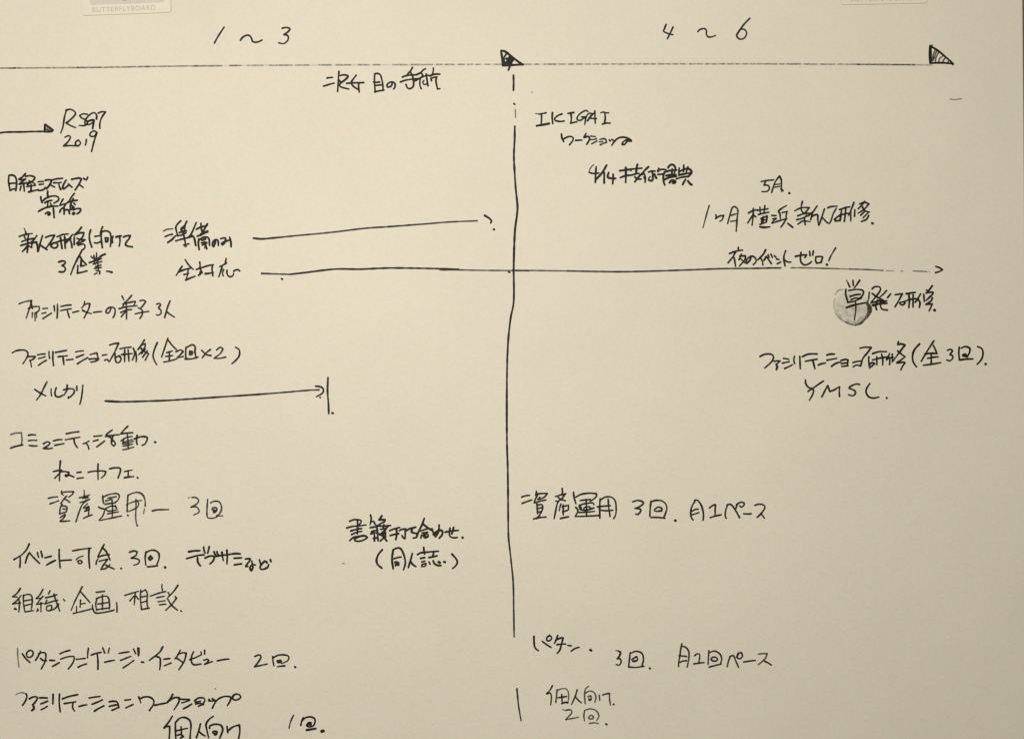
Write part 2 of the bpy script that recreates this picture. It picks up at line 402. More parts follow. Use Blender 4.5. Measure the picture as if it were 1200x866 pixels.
# --------------------------------------------------------------- handwriting
# N part|label, then one pen stroke per line: optional weight, then points on the board
INK = """
N handwritten_heading|heading of a one, a wave dash and a three
w0.9 262.7,32.3 259.3,37.3 255,44 251.3,51
w0.9 281.7,47.7 284.3,44.3 288.3,42 292,42 294.7,45.3 296,49 300,50 304,49 307.3,47.3
w0.9 330.7,33.7 335,32.7 339,33.7 339.3,35.7 336,39 332.7,41 336.7,42 338,45.3 336,49.3 331.7,51.7 326.7,50.7
N handwritten_heading|heading of a four, a wave dash and a six
w0.9 780.7,29 778.3,35 777.7,37.3 783.3,40 788.7,41.3
w0.9 788.7,32 786,38.3 782,46
w0.9 817.7,37.7 820,35.3 824,34 826.7,34.7 828,37.3 827.7,40.7 830,43.7 834.3,43.7 838.7,42
w0.9 878.7,22 874,26.7 869.3,32.3 865.3,38.3 863.3,42.3 866.7,46.3 872.3,45 875,39.3 872.3,35 868,34.7 866.7,36
N handwritten_note|note hanging just under the dashed timeline, left of the black flag
383.1,91.9 386.2,91.4 389.8,91.2
379,101.4 382.5,100.4 386.9,99 391.5,97.9
397.2,84 396.9,88.8 396.6,93.8 396.2,100 395.6,107.8
398.1,89 402.8,88.2 407.1,89 407.5,90.9 403.8,94.4 399.4,97.8 397.8,100.6 400,102.5 404.4,103.8 408.8,104.8
396.6,93.8 398.5,95.6 399.8,97.2
417.5,88.5 414.4,92.5 411.5,97.2 413.8,101.2 418.1,104.4 420.6,105.6
406.2,98.1 413.8,97.5 420,97.5 426.2,97.2
420.6,97.5 420.2,101.9 421,108.5
439.1,86.9 438.8,93.8 439.1,100.6 439.8,108.5
439.1,87.1 442.5,86.5 445.6,88.1 447.5,93.8 448.5,100 449,106
437.5,96.5 440.6,96.9 445,96.5
439.1,100.6 446.2,100
439.1,108.1 444.4,106.9 450,106
459.4,96.5 459.4,99.4 457.5,101.9 454.4,102.5 453.5,100.6 455,98.1 458.1,96.5 461.9,97.2 463.1,100 462.5,103.1 461.2,104.8
483.3,79.4 482,82.3 478.8,86 476.5,88.8
471.4,90.8 476.5,89 482.4,88.3 487,88.1 492.5,86 495.3,88.3 494.4,90.6 492.5,92 486.6,95.2
w0.9 469.1,96.6 475.1,94.5 482.4,93.3 492.5,92.2
480.8,84.9 482.4,87.4 484,91.5 484.7,97 484.3,101.6 480.6,104.4 477.4,103.2 475.6,99.3
498.7,81 496.2,82.3 492.5,86 487.5,88.3
492.5,91.5 492.1,95.6 492.1,100.7 493.7,104.6
485.6,93.3 490.7,93.1
499.4,87.2 500.3,93.3 501.5,101.1
w0.9 495.7,90.4 499.9,88.8 504,89.2
w0.8 496.7,94.7 495.5,97 496.7,99.3 498.9,99.3 500.6,97.9
507.9,80 507.7,83.7 506.7,87.8
w1.1 504,89.4 508.6,87.6 515.5,87.3
504.9,92.4 508.6,91.1 512.2,90.6
504.9,92.7 505.8,95.2
511.3,90.8 510.9,95.6 511.8,100.7 512.7,104.8 515.5,104.4
N flag_marker|flag triangle scribbled almost solid black
w1.2 587.2,59.8 587.9,65 588.8,70.8 589.3,76.7
w1.2 587.5,59.6 591.7,60.8 597.5,65 603.3,69.6 609.2,74.2 612.9,76.2
w1.2 589.3,77.1 595,77.1 603.3,76.5 612.5,76.2
593.8,63.3 590.8,67.9 591.2,75.8
597.5,65.8 592.5,75
w1.3 600.8,67.9 597.5,75
w1.3 598.8,66.7 595,75.8
602.1,69.2 599.2,75
w1.3 593.3,69.2 601.7,70.8
w1.3 591.7,74.2 600,72.5
w1.3 597.9,75 597.1,79.2 595.8,82.5
610.8,75 610,73.8
N flag_marker|flag triangle filled with thin hatching
1089.8,53.8 1089.3,64.6 1089.8,74.3
1090.5,54.4 1099.5,60.1 1108.5,67.6 1117.2,75.1
1089.8,74.6 1099.5,74 1108.5,74.3 1116.8,75.4
w1.1 1090.5,54.8 1090.8,64.6 1090.5,73.6
w0.6 1092.3,53.3 1091.4,57.1
w0.6 1095.8,58.6 1093.8,64.6 1092.3,72.1
w0.6 1097.6,59.8 1095,67.6 1093.2,71.3
w0.6 1100,61.6 1096.8,68.3 1095.9,73.6
w0.6 1104.8,66.1 1101,69.1 1100,73.6
w0.6 1107.8,68.3 1105.5,71.3 1104.8,73.9
w0.6 1111.8,71.8 1109.7,75.1
w0.9 1114.5,73.6 1116.8,76.3
N handwritten_note|two-line note below the year 2019
w1.06 10.5,206 10,213 11,219 11.8,224
w1.06 10.8,205.8 14.5,205.5 18,207.5 19.5,213 19.2,219 18.5,224
w1.06 10.5,215.5 15,215 19,215
w1.06 11.8,223.5 15,222 18.5,221.5
w1.06 29.8,203.8 26.5,207.5 22.2,210.5 25.5,211 29.5,210.5
w1.06 30,210 26,213 22.5,216.2 29,215 34.5,214.2
w1.06 27.5,215.5 28.2,220 28.5,224.5
w1.06 24.8,218.5 24,221 23.5,223.5
w1.06 30,207 35,206.2 40,207.5 40.5,210 37,213.5 32,216.5
w1.06 34,212 38,214 41,216
w1.06 31.5,219 37,218 41.5,217.5
w1.06 36.5,216.5 36.5,221 36,224.5
w1.06 33.5,225.3 39,224 45,222.5
w1.06 44.5,213.5 47.5,213 51,213.2
w1.06 46,216.5 49,216.2 51.2,216.2
w1.06 44.5,223.5 50,223 53.5,220
w1.06 53,211.5 57,211 60.8,211.3 58.5,216.5 54.5,221.8
w1.06 58.5,216 61,218 64,219.5
w1.06 62,211 66,210 73.5,209.3
w1.06 63,214.5 68,214.5 72,214
w1.06 69,214.5 69.5,218.5 71.2,222.5
w1.06 77.5,211.5 74.5,216.5 73.5,220.5 75,221.5 79,218.5 80.5,217.5
w1.06 80,216 82.5,218 84.5,219.8
w1.06 84,210.5 89,209.5 92.5,209 95.5,210 93,215.5 88,223
w1.06 93,216.5 95.5,218.5 97.5,220
w1.06 98,209 99,210.8
w1.06 102.8,208 101.5,211.2 99.2,210
w1.06 56,224 55.8,228 56.5,231.5
w1.06 47.8,230.8 48.2,234.5 49.5,238
w1.06 49.5,236.5 53,233.2 59,230.5 65,230 68.8,232 68,235.5 63,238.5
w1.06 52.5,238 56,236 60.5,235.2
w0.95 56.5,235.8 56,239.5 55.5,242.5
w0.95 59,238.2 60,240.5 62,241.8
w1.06 45.2,248 51,244.8 55.5,243.2 61,242 67.8,241.8
w1.06 62.5,244.2 63,249 63.5,255.5
w1.06 53.2,250.8 56,248.8 58.5,250 58,252.2 56,252.2
w1.38 56.5,251 57.2,251.5
w1.06 74,233.5 72,237 70,241.2
w1.06 70,241.2 74,239.8 78,238.8
w1.06 87.2,227 84,231 81,236 77.5,239 75,243
w1.06 75,242.5 75.2,247 75.2,251.2
w1.06 74.5,243.5 71.5,245.5 70,249
w1.06 76,246.2 80.5,246.5 81.5,251
w1.06 86,233 84,237 82.5,241.5 82.5,245.5
w1.06 79.5,237.5 85,235.8 90.5,235
w1.06 86.5,238.2 88.2,240
w1.27 85,242 86.5,243.5 83.5,245.5 82.5,245.5
w0.85 83,240 85,242.5
w1.06 86,246.5 90,244.8 94,245 94.5,247 92.5,249.5 90.2,250.8
w1.38 85,250.8 86.5,249.5 87.5,250.5 86,251.5
N handwritten_note|two-line note on trainees and three companies
w0.53 28.5,268 29.3,270.3
w0.95 30,271.8 30.8,275.5
w0.84 22.5,277.4 30,274.8 37.9,274
w1.05 28.5,277 29.6,280
w1.05 33.4,275.5 33,279.3
w1.05 25.5,283.4 32.3,281.1 39.8,279.6
w1.05 24.4,287.9 32.3,285.6 38.3,284.1
w1.05 32.3,280 32.6,287.5 31.9,296.1
w1.05 31.9,288.3 29.3,292 26.3,295
w0.95 33,288.3 37.5,290.5
w1.05 43.1,276.3 40.5,280.4 36,285.3
w0.95 37.5,284.5 37.1,290.5
w1.16 38.3,284.9 42.8,283.8 43.9,289 44.3,295
w1.05 49.9,276.3 48,282.3 45,294.3
w1.05 46.1,286.8 49.5,289 55.5,293.1
w1.05 53.3,278.5 58.5,276.6 64.1,275.9 60,283 53.3,292
w1.05 60,287.5 63,284.9 67.5,286 66.8,289.8 63,290.9 60,289 60,287.5
w0.95 66.8,277.8 73.5,275.1 79.9,274.4
w1.05 64.5,284.5 73.5,281.9 83.3,280
w1.05 70.9,278.5 71.6,284.5 72.8,291.6
w1.05 75.8,277 76.1,283.8 76.5,291.3
w1.05 85.1,274.8 81.8,279.3 77.3,284.9
w1.05 81.8,281.1 83.6,284.5 84.4,290.5
w1.05 87,278.1 87,287.1
w1.05 95.6,266.5 91.5,271.8 87,275.9
w1.05 87.8,275.5 93,273.3 98.3,272.9 96.8,277.8 90,285.3
w1.05 90,279.3 94.5,281.1 99.8,281.1 96,283.8 90,286
w1.05 91.5,287.5 98.3,286.4 99.4,290.5 95.6,293.9
w1.05 106.3,269.6 104.7,276 105.3,282.7 107.7,290
w1.05 111.3,277.3 114.7,276.7 116.7,276.7
w1.05 110.7,284.7 114,285.1 117.1,283.7
w1.05 120.3,266 118.7,270 117.6,274.7
w1.05 118.7,270.7 118.7,280 120,290.7
w1.05 119.3,272 124,270.7 128.7,272.7 130,277.3 130,284 129.3,289.1
w1.05 123.3,278.7 124,283.7
w1.05 123.3,278.9 126.7,279.3 126,283.3 123.7,283.7
w1.05 132.3,277.3 131.3,280.7 132,284.7
w1.05 136,278 139.3,277.1 142,276.7
w1.05 140,276.7 140.7,282.7 139.7,288.7
w1.05 144.7,278 148,276.7 152.7,276.3 151.3,280 148,284 147.3,287.3 150,288.7 155.3,289.6
w1.05 68.7,307.3 73.3,306 76.3,306.7 76,309.3 72.7,311.3 75.3,312.7 76.7,315.3 74.7,318.7 69.3,318.7
w1.05 95.3,295.3 92,301.3 86.7,312 82.9,322
w1.05 93.3,300 96.7,305.3 101.3,310.4
w1.05 95.3,304.7 94.7,312 99.3,311.3
w1.05 91.3,311.3 90.9,320
w1.05 90.4,320.3 96,319.3 102,317.6
w1.05 110,299.3 110.9,305.3
w0.84 113.3,296.3 113.1,304
w0.84 106.7,300.7 108.7,302.7
w1.05 123.3,298 118.7,300 115.3,303.3
w1.05 104.7,308 110.7,306 118.7,303.3
w0.84 116,304 113.3,308
w0.84 110.7,307.3 112,310
w0.84 109.3,309.6 119.3,306.7
w0.84 112,312.7 118.7,310.7
w0.84 110.7,314.9 118.7,313.6
w0.84 114.7,309.3 115.3,316
w0.84 112.7,317.3 117.3,318 116.7,321.3
w0.84 110.7,321.6 114,320
w1.05 124.9,318 128,318.4 131.3,319.3
N handwritten_note|word before the upper long arrow
w0.63 191.5,271 196,269 202.5,268.3
w1.05 193.5,277.5 197.5,275.8 202,274.8
w1.05 196.5,284.5 201.5,281 206,276.5 212,276 218,273
w1.05 211.8,259 207.5,263.5 206,267 207,272 208.5,277
w1.05 219,259.5 216,265 212,268
w1.05 212,270 217,265.5
w1.05 210,273 214.5,271.5 218.5,270.5
w1.05 206,282.5 213,280.5 221,278.5 225,277.5
w1.05 214.5,271 215,275 216,278
w1.05 216.5,266 216.5,271
w1.05 216.5,281.5 217.2,285 217,289
215,287.5 218.5,286.5 221.5,286
216,287 218.5,289
w1.05 230,261 227.5,267 224,274.5 221,278
w1.05 224.5,275.5 227.5,279 229.5,288
w1.05 230,269 235,266.5 243,264.5
w1.05 235.5,262 236,268 237,272
w1.05 243,262.5 240.5,267 238,272
w1.05 235,274.5 239,273 243.5,271
w1.05 231,277 236,275.5 240.5,273 243.5,272
w1.05 233,280 232.5,286 233.5,293
w1.05 233.5,281.5 237,279 242,278 245,280.5 245.5,288
w1.05 236.5,282 241,280.5
w1.05 236,285 240,284 242.5,285
w1.05 237,287.5 240,286
240,284 240.5,288 240,291
241,286.5 242.5,292
w1.05 252.5,281.2 252,285 250.5,289.5 248.8,287.5 250,283 253,281 255.5,282.5 256,288
w1.05 258.5,280 263,279 264.5,280.5 263,285 260.5,287.5 259.5,285.5 263,283.5 268,282
w1.05 268,282 270,280.5
w1.05 269,278 270.5,283 270.8,289.5
N handwritten_note|word before the lower long arrow
217,304.5 221,310.5 226.5,316
213.5,312 210,317.5 206.5,323
209.5,319 216,316.2 223,314.5
w0.9 220.5,315.5 220,321 218,328
215.5,322 221,320.5
217.5,328.5 223,326 228.5,324
234,307.2 234.5,311 234.5,315
230,316 236,314 244,311.5 250,310.5
233.5,313.5 235.5,317 237,320
232.5,323 236,320
234.5,319 234.5,322
249,311 248.5,316 249.5,323.5
240.5,321 245,320.5 250,319.5
265,302.8 264.5,306 264,309.5
257.5,312.5 262,310.5 265.5,308.5
260.5,311.5 259,317 256.5,324.5
262,316 260.8,320 261.5,323.5
266,317 266,320.5 267.5,323.5 270.5,324.5 273,323 273.8,320.5
273.8,318 276.5,316.5 279,316.2 281,317.8
N handwritten_note|note ending in a three and the sign for person
w0.77 22.3,356.1 29.3,353.7 37.1,352.3 35.4,359.3 30.7,372.9
w0.86 36.3,354 38,361.9
w0.77 32.8,361.9 38.9,359.6 45.9,359.3 45.9,363.6 41.5,367.1
w0.69 38,366.3 37.7,372.4
w0.69 40.6,367.1 41.2,375.9
w0.69 42.9,366.3 42.9,372.4
w0.86 50.3,361.9 53.8,361.5 55.9,361.4
w0.86 48.9,367.7 53.8,366.3
w0.86 50.3,373.6 55.5,370.1 60.4,367.1
w0.86 63.4,358.4 63.9,362.8 63.9,364.9
w0.86 67.4,356.6 67.4,364.5 66.9,372.9
w0.86 71.3,359.3 77.4,358 83.2,357.5
w0.86 70.9,364.2 77.4,362.8 83.5,361.9
w0.86 78.6,362.8 80,368 81.4,372.4
w0.86 85.3,366.3 88.8,365.4 92.3,364.5
w0.86 99.3,353.1 98.4,357.5 95.8,361
w0.86 98.4,357.5 102.8,355.8 105.4,356.1 103.6,362.8 98.4,372.9
w0.86 96.6,363.6 101,365.9 107.1,367.7
w0.86 109.4,366.3 114.1,365.6 119.4,365.2
w0.86 129.9,360.7 129,364.5 126.4,367.1 124.1,365.4 126.4,361.4 130.8,360.1 134.6,361.9 134.6,368 132.5,372.4
w0.86 143,347 145.1,351.4
w0.86 154.4,346.1 150,351.4 145.6,354.9
w0.86 143.9,356.6 150,354.9 158.8,353.1
w0.86 158.8,354 157,357.5
w0.86 139.5,361.9 148.3,359.6 160.5,358.4
w0.86 144.8,356.6 143.9,361
w0.86 141.3,366.3 148.3,363.6 154.4,362.8
w0.86 147.9,355.8 148.3,364.5 148.3,374.1
w0.86 147.4,364.5 142.1,371.5
w0.86 164,352.6 168.4,351.9 170.7,353.7 167.5,358.4 164.9,361
w0.86 161.9,360.7 166.6,363.6 166.6,368.9 164,373.3
w0.86 158.4,368 165.8,366.3 174.5,365
w0.86 183.6,356.6 186.8,355.8 188.2,357.5 185.9,361 188.5,363.6 188.9,367.1 185.9,369.4 183.3,368.9
w0.86 199.4,352.6 196.4,360.1 192.9,372.4
w0.86 195.2,365.4 199.9,368.9 204.6,371.9
N handwritten_note|training note with bracketed 2 times 2
w0.9 14.4,413.5 19.4,411 25.6,410.2 30.6,411 32.8,415 30.6,420.6 26.9,426.2
w0.9 31.9,418.1 36.2,417.8 41.2,417.8 40,420 36.2,422.5
w0.9 35,421.9 36.2,425.6 36.9,430
w0.9 44,416 48.8,415 53.1,414.8
w0.9 45,420.2 48.8,419.4 52.8,418.1
w0.9 45.2,428.1 49.4,425 54.4,422.2
w0.9 57.5,411.9 57.5,415.6 58.1,420
w0.9 62.2,412.2 61.9,420 62.8,428.5
w0.9 65,413.1 71.2,411.9 78.1,410.6
w0.9 68.1,418.1 73.8,417.5 78.8,416.9
w0.9 73.8,418.1 74.4,423.1 75,427.8
w0.9 77.8,421.9 81.5,421.5 85.6,421
w0.9 88.5,412.5 93.1,411.5 97.8,411.2
w0.9 89.4,418.8 93.8,417.2 98.1,415.6
w0.9 90.6,426.5 96.2,422.8 103.1,419
w0.9 105.6,415.6 110,414.4 113.8,413.8 114.4,417.5 115.6,420.6
w0.9 104.4,421 110,420.4 115.6,420.6
w0.9 106.5,424.4 111.2,423.5 115,421.9
w0.9 119.8,416.5 122.5,416 125.2,415.6
w0.9 122.5,422.2 125.6,421.2
w0.9 128.5,404.4 133.8,402.8 139,402.2 136.2,408.8 132.5,416.2 128.1,424 125.6,421.2
w0.9 135,413.8 135,420 136.2,424.4
w0.9 135.6,418.8 140,416.9 141.9,420.6 140,424.4 136.9,425 135.6,423.1
w0.9 140.6,408.8 147.5,407.5 153.5,406.9
w0.9 146.2,410 146,416.9 146.2,424
w0.9 150.2,410 150.6,416.2 151.2,423.5
w0.9 142.5,415.6 148.8,415 155,414.4
w0.9 156.3,408 157.8,414.5 155.2,422.1
w0.9 159.1,411.9 159.9,418.8 159.5,424.3
w0.9 169.3,398.3 166,403.7 161.7,409.7
w0.9 165.6,404.8 170.3,402.6 169.3,408 162.8,415.6
w0.9 164.3,406.9 168.2,411.3 173.6,414.1
w0.9 170.3,409.1 166,414.5
w0.9 172.5,411.3 167.1,418.8
w0.9 174.2,414.5 170.3,422.1
w0.9 184.4,401.5 181.2,409.1 179.4,416.7 181.2,423.2 183.8,427.5
w0.9 196.8,396.1 193.7,405.8 189.4,418.4
w0.9 196.8,398.3 201.8,404.8 206.7,409.7
w0.9 195.3,413.4 201.8,411.3
w0.9 198.5,412.3 198.5,422.1
w0.9 194.2,417.8 202.4,416.7
w0.9 192,424.3 198.5,423.2 207.2,420.6
w0.9 206.1,412.3 211.5,410.2 214.8,411.9 211.5,415.6 207.6,419.3 214.8,417.8
w0.9 218,406.9 217.6,414.5 218,421.4
w0.9 217.6,407.6 225.6,404.1 228.8,406.9 228.4,412.3 229.9,419.9
w0.9 221.9,415.6 222.3,411.3 225.6,412.3 224.9,415.6 221.9,415.8
w0.9 223.4,413.4 224.1,414.1
w0.9 216.9,420.6 224.5,420.6 232.1,418.4
w0.9 236.4,410.6 241.8,415.6 247.3,416.7
w0.9 246.6,409.7 241.8,413.4 237.1,419.3
w0.9 253.8,410.2 258.1,406.9 261.3,409.1 258.1,414.5 250.9,419.9 258.1,419.9 264.6,418.4
w0.9 276.1,406.9 280.4,410.2 280.4,416.7 276.5,422.1 271.7,426.4
N handwritten_note|four katakana before the short arrow with a stop bar
w0.9 55,447.5 51.2,455 47.5,462.5 42.8,468.8
w0.9 40.6,456.2 46.2,460 53.8,464
w0.9 60,455.6 59.8,460 60.6,464
w0.9 65.9,454.4 64.4,460 65.6,464.4 70,465 73.5,463.1
w0.9 78.8,451.2 78.1,457.5 75,463.1
w0.9 74.4,456.9 80,455.6 86.2,456 86.9,460 83.1,464.4 80,466.5
w0.9 80,465 80.2,466.9
w0.9 90,452.5 90.2,457.5
w0.9 97.1,451.5 96.2,461.2 95,468.8 93.5,473.8
N arrow|arrow ending at an upright stop bar
w0.95 123.3,469.8 129.2,470.6 140,470.8 161.7,470.4 194.2,469.3 215.8,468 244,466.1 274.3,464.1 309,461.7 335,459.6 361,457.4 374,456.8
w0.95 369.7,452.6 375.1,453.1 378.8,455.7 378.4,460 375.1,462.6 370.8,464.8
w0.95 375.1,465.4 375.3,466.1
w0.95 384.4,442.2 383.8,457.8 384.9,473 385.3,484.9
w1.33 389.2,483.8 390.3,484.3
w1.04 123.3,469.8 140,470.6
N handwritten_note|two-line note on community activity and a cat cafe
w0.63 12.5,509.2 18.3,507.5 25,507 25.8,515 25,521.3
w0.9 12.5,525 18.3,523 26.7,521.2
w0.9 33.3,510 37.5,509.3 41.7,509.7
w0.9 33.3,516.3 38.3,515.8 43,516
w0.9 34.2,522 39.2,522.5 43.7,522.5
w0.9 50.8,520 55.8,517.5 58.7,519.2 55.8,522.5 50.8,525.3 56.7,525.8 61.3,525
w0.9 62.5,516.7 67.5,515.3 73,515
w0.9 64.2,521.7 69.2,520.8 75,519.7
w0.9 77.5,508.3 85,506.7 92.5,505.8
w0.72 76.3,515.3 85,513.7 93.7,512.2
w0.9 86.7,514.2 87.5,519.2 90.8,524.7
w0.9 104.2,516.7 100.8,518.7 97.5,520
w0.9 100.8,519.2 103.3,522.5 104.2,526.3
w0.9 110,511.3 115,510.8 119.7,510.3
w0.9 109.2,517 115,515.3
w0.9 113.3,523.7 118.3,520 122.5,516.7
w0.9 131.7,503.7 127.5,506.7 124.2,509.7 129.2,512.5 133.3,516.7
w0.9 123.3,511.7 131.7,510 140,509.2
w0.9 132.5,510.8 130.8,515.8 130.8,520 133.3,522.5 135.3,520 133.3,516.7 130.8,517.5
w0.9 150,499.2 145.8,503.3 141.7,508.3 148.3,507.5 155.8,507
w0.7 141.7,516.7 148.3,512.5 155,511.3
w0.7 145,514.2 143.7,520 150,519.2 156.7,516.7
w0.7 145,518.3 155,515
w0.7 149.2,509.2 150,516.7 150.3,525
w0.7 144.2,522.5 150,521.7 155.8,520
w0.7 143.7,527 150,525.8 156.7,523.7
w0.9 160.8,510 160,516.7 160.8,520.8
w0.9 157.5,514.2 165,511.7 171.7,512 172.5,515 170,520 166.7,521.7
w1.17 181.3,517.7 182.3,518.3
w0.9 70.8,540 70,550 69.7,563
w0.9 62.5,552.5 67.5,551.3 72.5,550.8 69.2,555 64.2,560.3
w0.9 71.7,552.5 76.7,552.5 80.8,553.3 80,556.7 77.5,558.3 76.3,556.7 80,556.3 86.7,558.7
w0.9 90,553.7 95,553
w0.9 90.3,560.8 94.2,560 97.5,559.7
w0.9 115,543.3 114.7,551.7 115,561.7
w0.9 103.3,553.3 110,552 120,551.7 124.2,552.5 122.5,556.7 118.7,560
w0.9 128.3,549.2 135,548 140.8,548.7 140.8,553.3 138.3,560
w0.9 145.8,552.5 150.8,551.3 155,550.8
w0.9 150.3,551.7 150.3,557.5
w0.9 145.8,559.7 150.8,558.8 156.7,558.3
w1.17 160.8,559.3 161.7,560
N handwritten_note|asset note with a dash and three times
w0.78 56.5,583.8 61.9,582.5 67.5,582
w0.78 58.5,590.2 63.8,588.5 68.8,586.5
w0.78 72.5,575 71.9,578.1 74.4,580
w0.78 71.9,577.5 77.5,576.2 86.2,576 85,578.8 80.6,582.5
w0.78 78.1,581.2 75,584.4 71.2,590
w0.78 75.6,584.4 80,586.9 81.9,588.5
w0.78 73.1,590.6 70.6,595 70,602.5
w0.78 71.9,592.5 76.9,593.1 78.8,595 77.5,600
w0.78 73.8,596.2 78.1,596.5
w0.78 70.6,601.9 76.9,600
w0.78 70.6,606.2 76.2,602.8 75.6,605.6 71.2,609.8
w0.94 70.6,610.6 76.2,610.6 81.9,610
w0.78 98.5,574.4 98.8,578.8 98.5,581.9
w0.78 93.1,583.1 98.8,581.9 105,579.8
w0.78 96.9,583.8 101.2,581.9
w0.78 100,583.8 103.1,582.5
w0.78 93.8,588.8 100,586.9 105,584.8
w0.78 101.9,586.2 96.9,590.6 93.1,598.8 89,611.2
w0.78 102.5,590 98.1,594.4
w0.78 98.1,595.6 103.8,593.1
w0.94 103.8,593.1 100.6,598.1 99.4,598.8
w0.78 100,598.8 105,596.9
w0.78 104.4,594.4 103.8,603.1
w0.78 97.8,607.2 102.5,605 108.1,603.1
w0.78 120.4,580.6 120.6,585 121.5,589.8
w0.78 120.6,582.5 127.5,579.4 136.2,578.1 139.8,580.6 138.1,586.2 135,588.1
w0.78 126.2,583.5 136.2,581.9
w0.78 123.8,586.9 130,585
w0.78 123.1,590.6 135.6,588.8
w0.78 123.8,595.6 129.4,593.1 135.6,592.5
w0.78 123.8,596.2 127.5,598.8 137.5,596.9
w1.01 135,593.1 136.5,595
w0.78 131.2,585 131.9,595 131.5,605.2
w0.78 126.2,601.9 138.8,599.4
w0.78 115.6,594 118.8,595.6 121.9,596.2 122.5,598.8 120,605 116.2,609
w0.78 116.2,609.8 127.5,607.5 142.5,604.4
w0.78 150,580 149.4,588.8 149,599.4
w1.09 149.6,603.5 150.2,604
w0.78 150,580.2 156.2,577.5 162.5,576.9 167.5,580 170,586.2 170.2,593.1
w0.47 169.4,596.2 168.1,601.9
w0.55 148.1,591.5 153.8,588.8 160,586.9 166.2,586.2
w0.62 150,599.4 156.2,596.9 161.2,593.8 162.5,589.4 160.6,586.2
w0.62 159.4,585 159.4,595 159,606.2 160.2,614.4
w0.94 160.6,615.6 161.2,615.8
w0.78 178.5,598.5 185,597.2 197.5,596.9
w0.39 220.5,583.3 222.4,582.7
w0.7 225,582.7 228.8,582.7 232,584.6 232.6,587.8 228.8,591.6 223.7,594.1 229.4,593.5 233.2,597.3 232.6,600.5 226.9,603.3
w0.78 243.4,585 242.8,592.9 242.5,601.8 243.4,606.2 247.2,607.2 252.9,606.2 254.8,604.3
w0.78 246.6,589.1 251,587.2 256.7,587.8 259.5,592.9 259.3,598 256.7,602.4 253.6,604.3 261.2,604.3
w0.78 248.5,596.7 249.7,594.8 252.9,594.8 254.2,596.7 252.3,599.9 250.6,600.5 249.7,596.9
w0.78 251.7,597.3 251,599.2
N handwritten_note|event hosting note ending in smaller bolder kana
w0.95 34.3,637.1 31.2,643.5 25.5,649.8 16.3,655.5
w0.95 23.4,652 23.8,658.3 23.1,664.7
w0.95 29.7,659.5 31.9,652 34.3,647.3 39.7,653.4 46.5,660
w0.95 43.9,647.3 44.6,650.5 45.3,652.9
w0.95 47.9,645.6 48.9,649.1 49.6,652.4
w0.95 52.7,653.4 56.7,652.4 60.2,651.5
w0.95 54.5,661.9 59.5,659 65.2,656.2
w0.95 69.4,643.5 69.4,652.7 70.5,665.1
w0.95 70.8,656.6 77.2,656.2 83.6,655.9
w0.85 85,645.3 94.9,643.5 106.9,642
w0.95 104.5,642.7 104.1,652.7 105.1,665.4
w0.76 89.2,655.5 92.8,652.7 97.5,651.2
w0.85 90.7,657.6 94.2,656.2 96.3,658.3 94.6,660 92.1,659.7 91.8,657.6
w0.95 122.1,637.8 119,643.5 114.7,652
w0.95 119.7,641.3 124.6,646.3 129.2,656.2
w0.95 115.4,652.4 121.1,650.5 128.2,649.5
w0.76 112.6,660.9 113.3,656.9 115,654.4
w0.85 116.1,657.6 121.8,655.9 126.1,655.2 121.1,661.9 118.3,667.1 124.6,665.4 128.9,661.2
w0.95 123.9,661.9 128.2,664 133.9,666.5
w1.23 141.6,665.7 142.4,666
w0.85 151.6,647 156.5,645.3 160.8,646.3 159.3,650.5 153.7,653.8 160.1,654.4 163.6,656.9 161.5,660.5 156.9,661.9
w0.95 171,646.2 170.1,653.9 171,662.1
w0.95 171,647.5 175.4,645 181.1,644.6 185.6,647.5 186.6,652.6 184.9,658.9 183.3,662.8
w0.85 172.9,664 178.6,663.4 184.9,662.8
w0.85 176.7,650.7 173.9,653.9 176,656.4 179,653.9 176.9,651.3
w0.95 176,653.2 176.7,654.5
w1.23 193.2,664.3 193.8,664.8
w1.09 221,646.3 227.4,645.3 234.4,645
w1.09 218.7,654.3 225.7,652.3 232.7,650.5 239.1,649.9
w1.09 231.5,653.1 231.7,657.8 233.3,660.9 235,662.8
w1.09 238.7,640.6 239.1,644.3 240.3,647.8
w1.09 245.3,640.3 244.3,644.3 243.4,648.1
w1.09 240.3,653.7 244.9,651.6 249.6,651.3 251.1,653.1 249.6,657.2 246.1,660.4
w1.09 250.8,646.1 251.9,649 253.7,651.6
w1.09 254.3,646.1 254.8,648.4 256,650.2
w1.09 252.5,651.6 260.7,650.4 270.6,649.2
w1.09 260.1,646.7 260.7,651.9 261.8,656.6
w1.09 265.9,644.3 266.3,652.5 265.9,660.7
w1.09 272.1,648.8 277,648.4 281.7,648.8
w1.09 274.1,653.9 278.8,653.7 283.1,653.3
w1.09 274.7,661.6 279.3,660.9 283.1,660.4
w1.09 287.5,654.8 292.2,654.3 293.3,655.4 291,658.9 288.7,661.8 288.1,663.6 290.4,663.2
w1.09 295.1,657.2 295.7,661.8 296.3,664.8 294.5,668.3 292.8,665.9 293.9,663 296.3,661.3 299.2,661.8
w1.09 303.9,655.4 305,658.9 305.6,660.7
w1.09 310.3,657.2 307.4,660.1 305,663.6 305.6,666.7 309.7,666.5 313.8,664.2 314.9,661.3
w1.09 312,657.8 313,659.5
w1.14 316.7,655.4 317.6,657.8
N handwritten_note|thin kanji note of three words and a full stop
w0.8 23.8,689.2 20.2,694.7 14.7,698.9 20.2,699.3
w0.8 24.8,697.4 19.3,703.8 14.7,707.5 23.8,706
w0.8 22,701.1 22.9,707.5 22,717
w0.8 16.5,713.4 19.3,713.9 17.4,712.1
w0.8 27.5,696.9 27.5,705.7 29,715.8
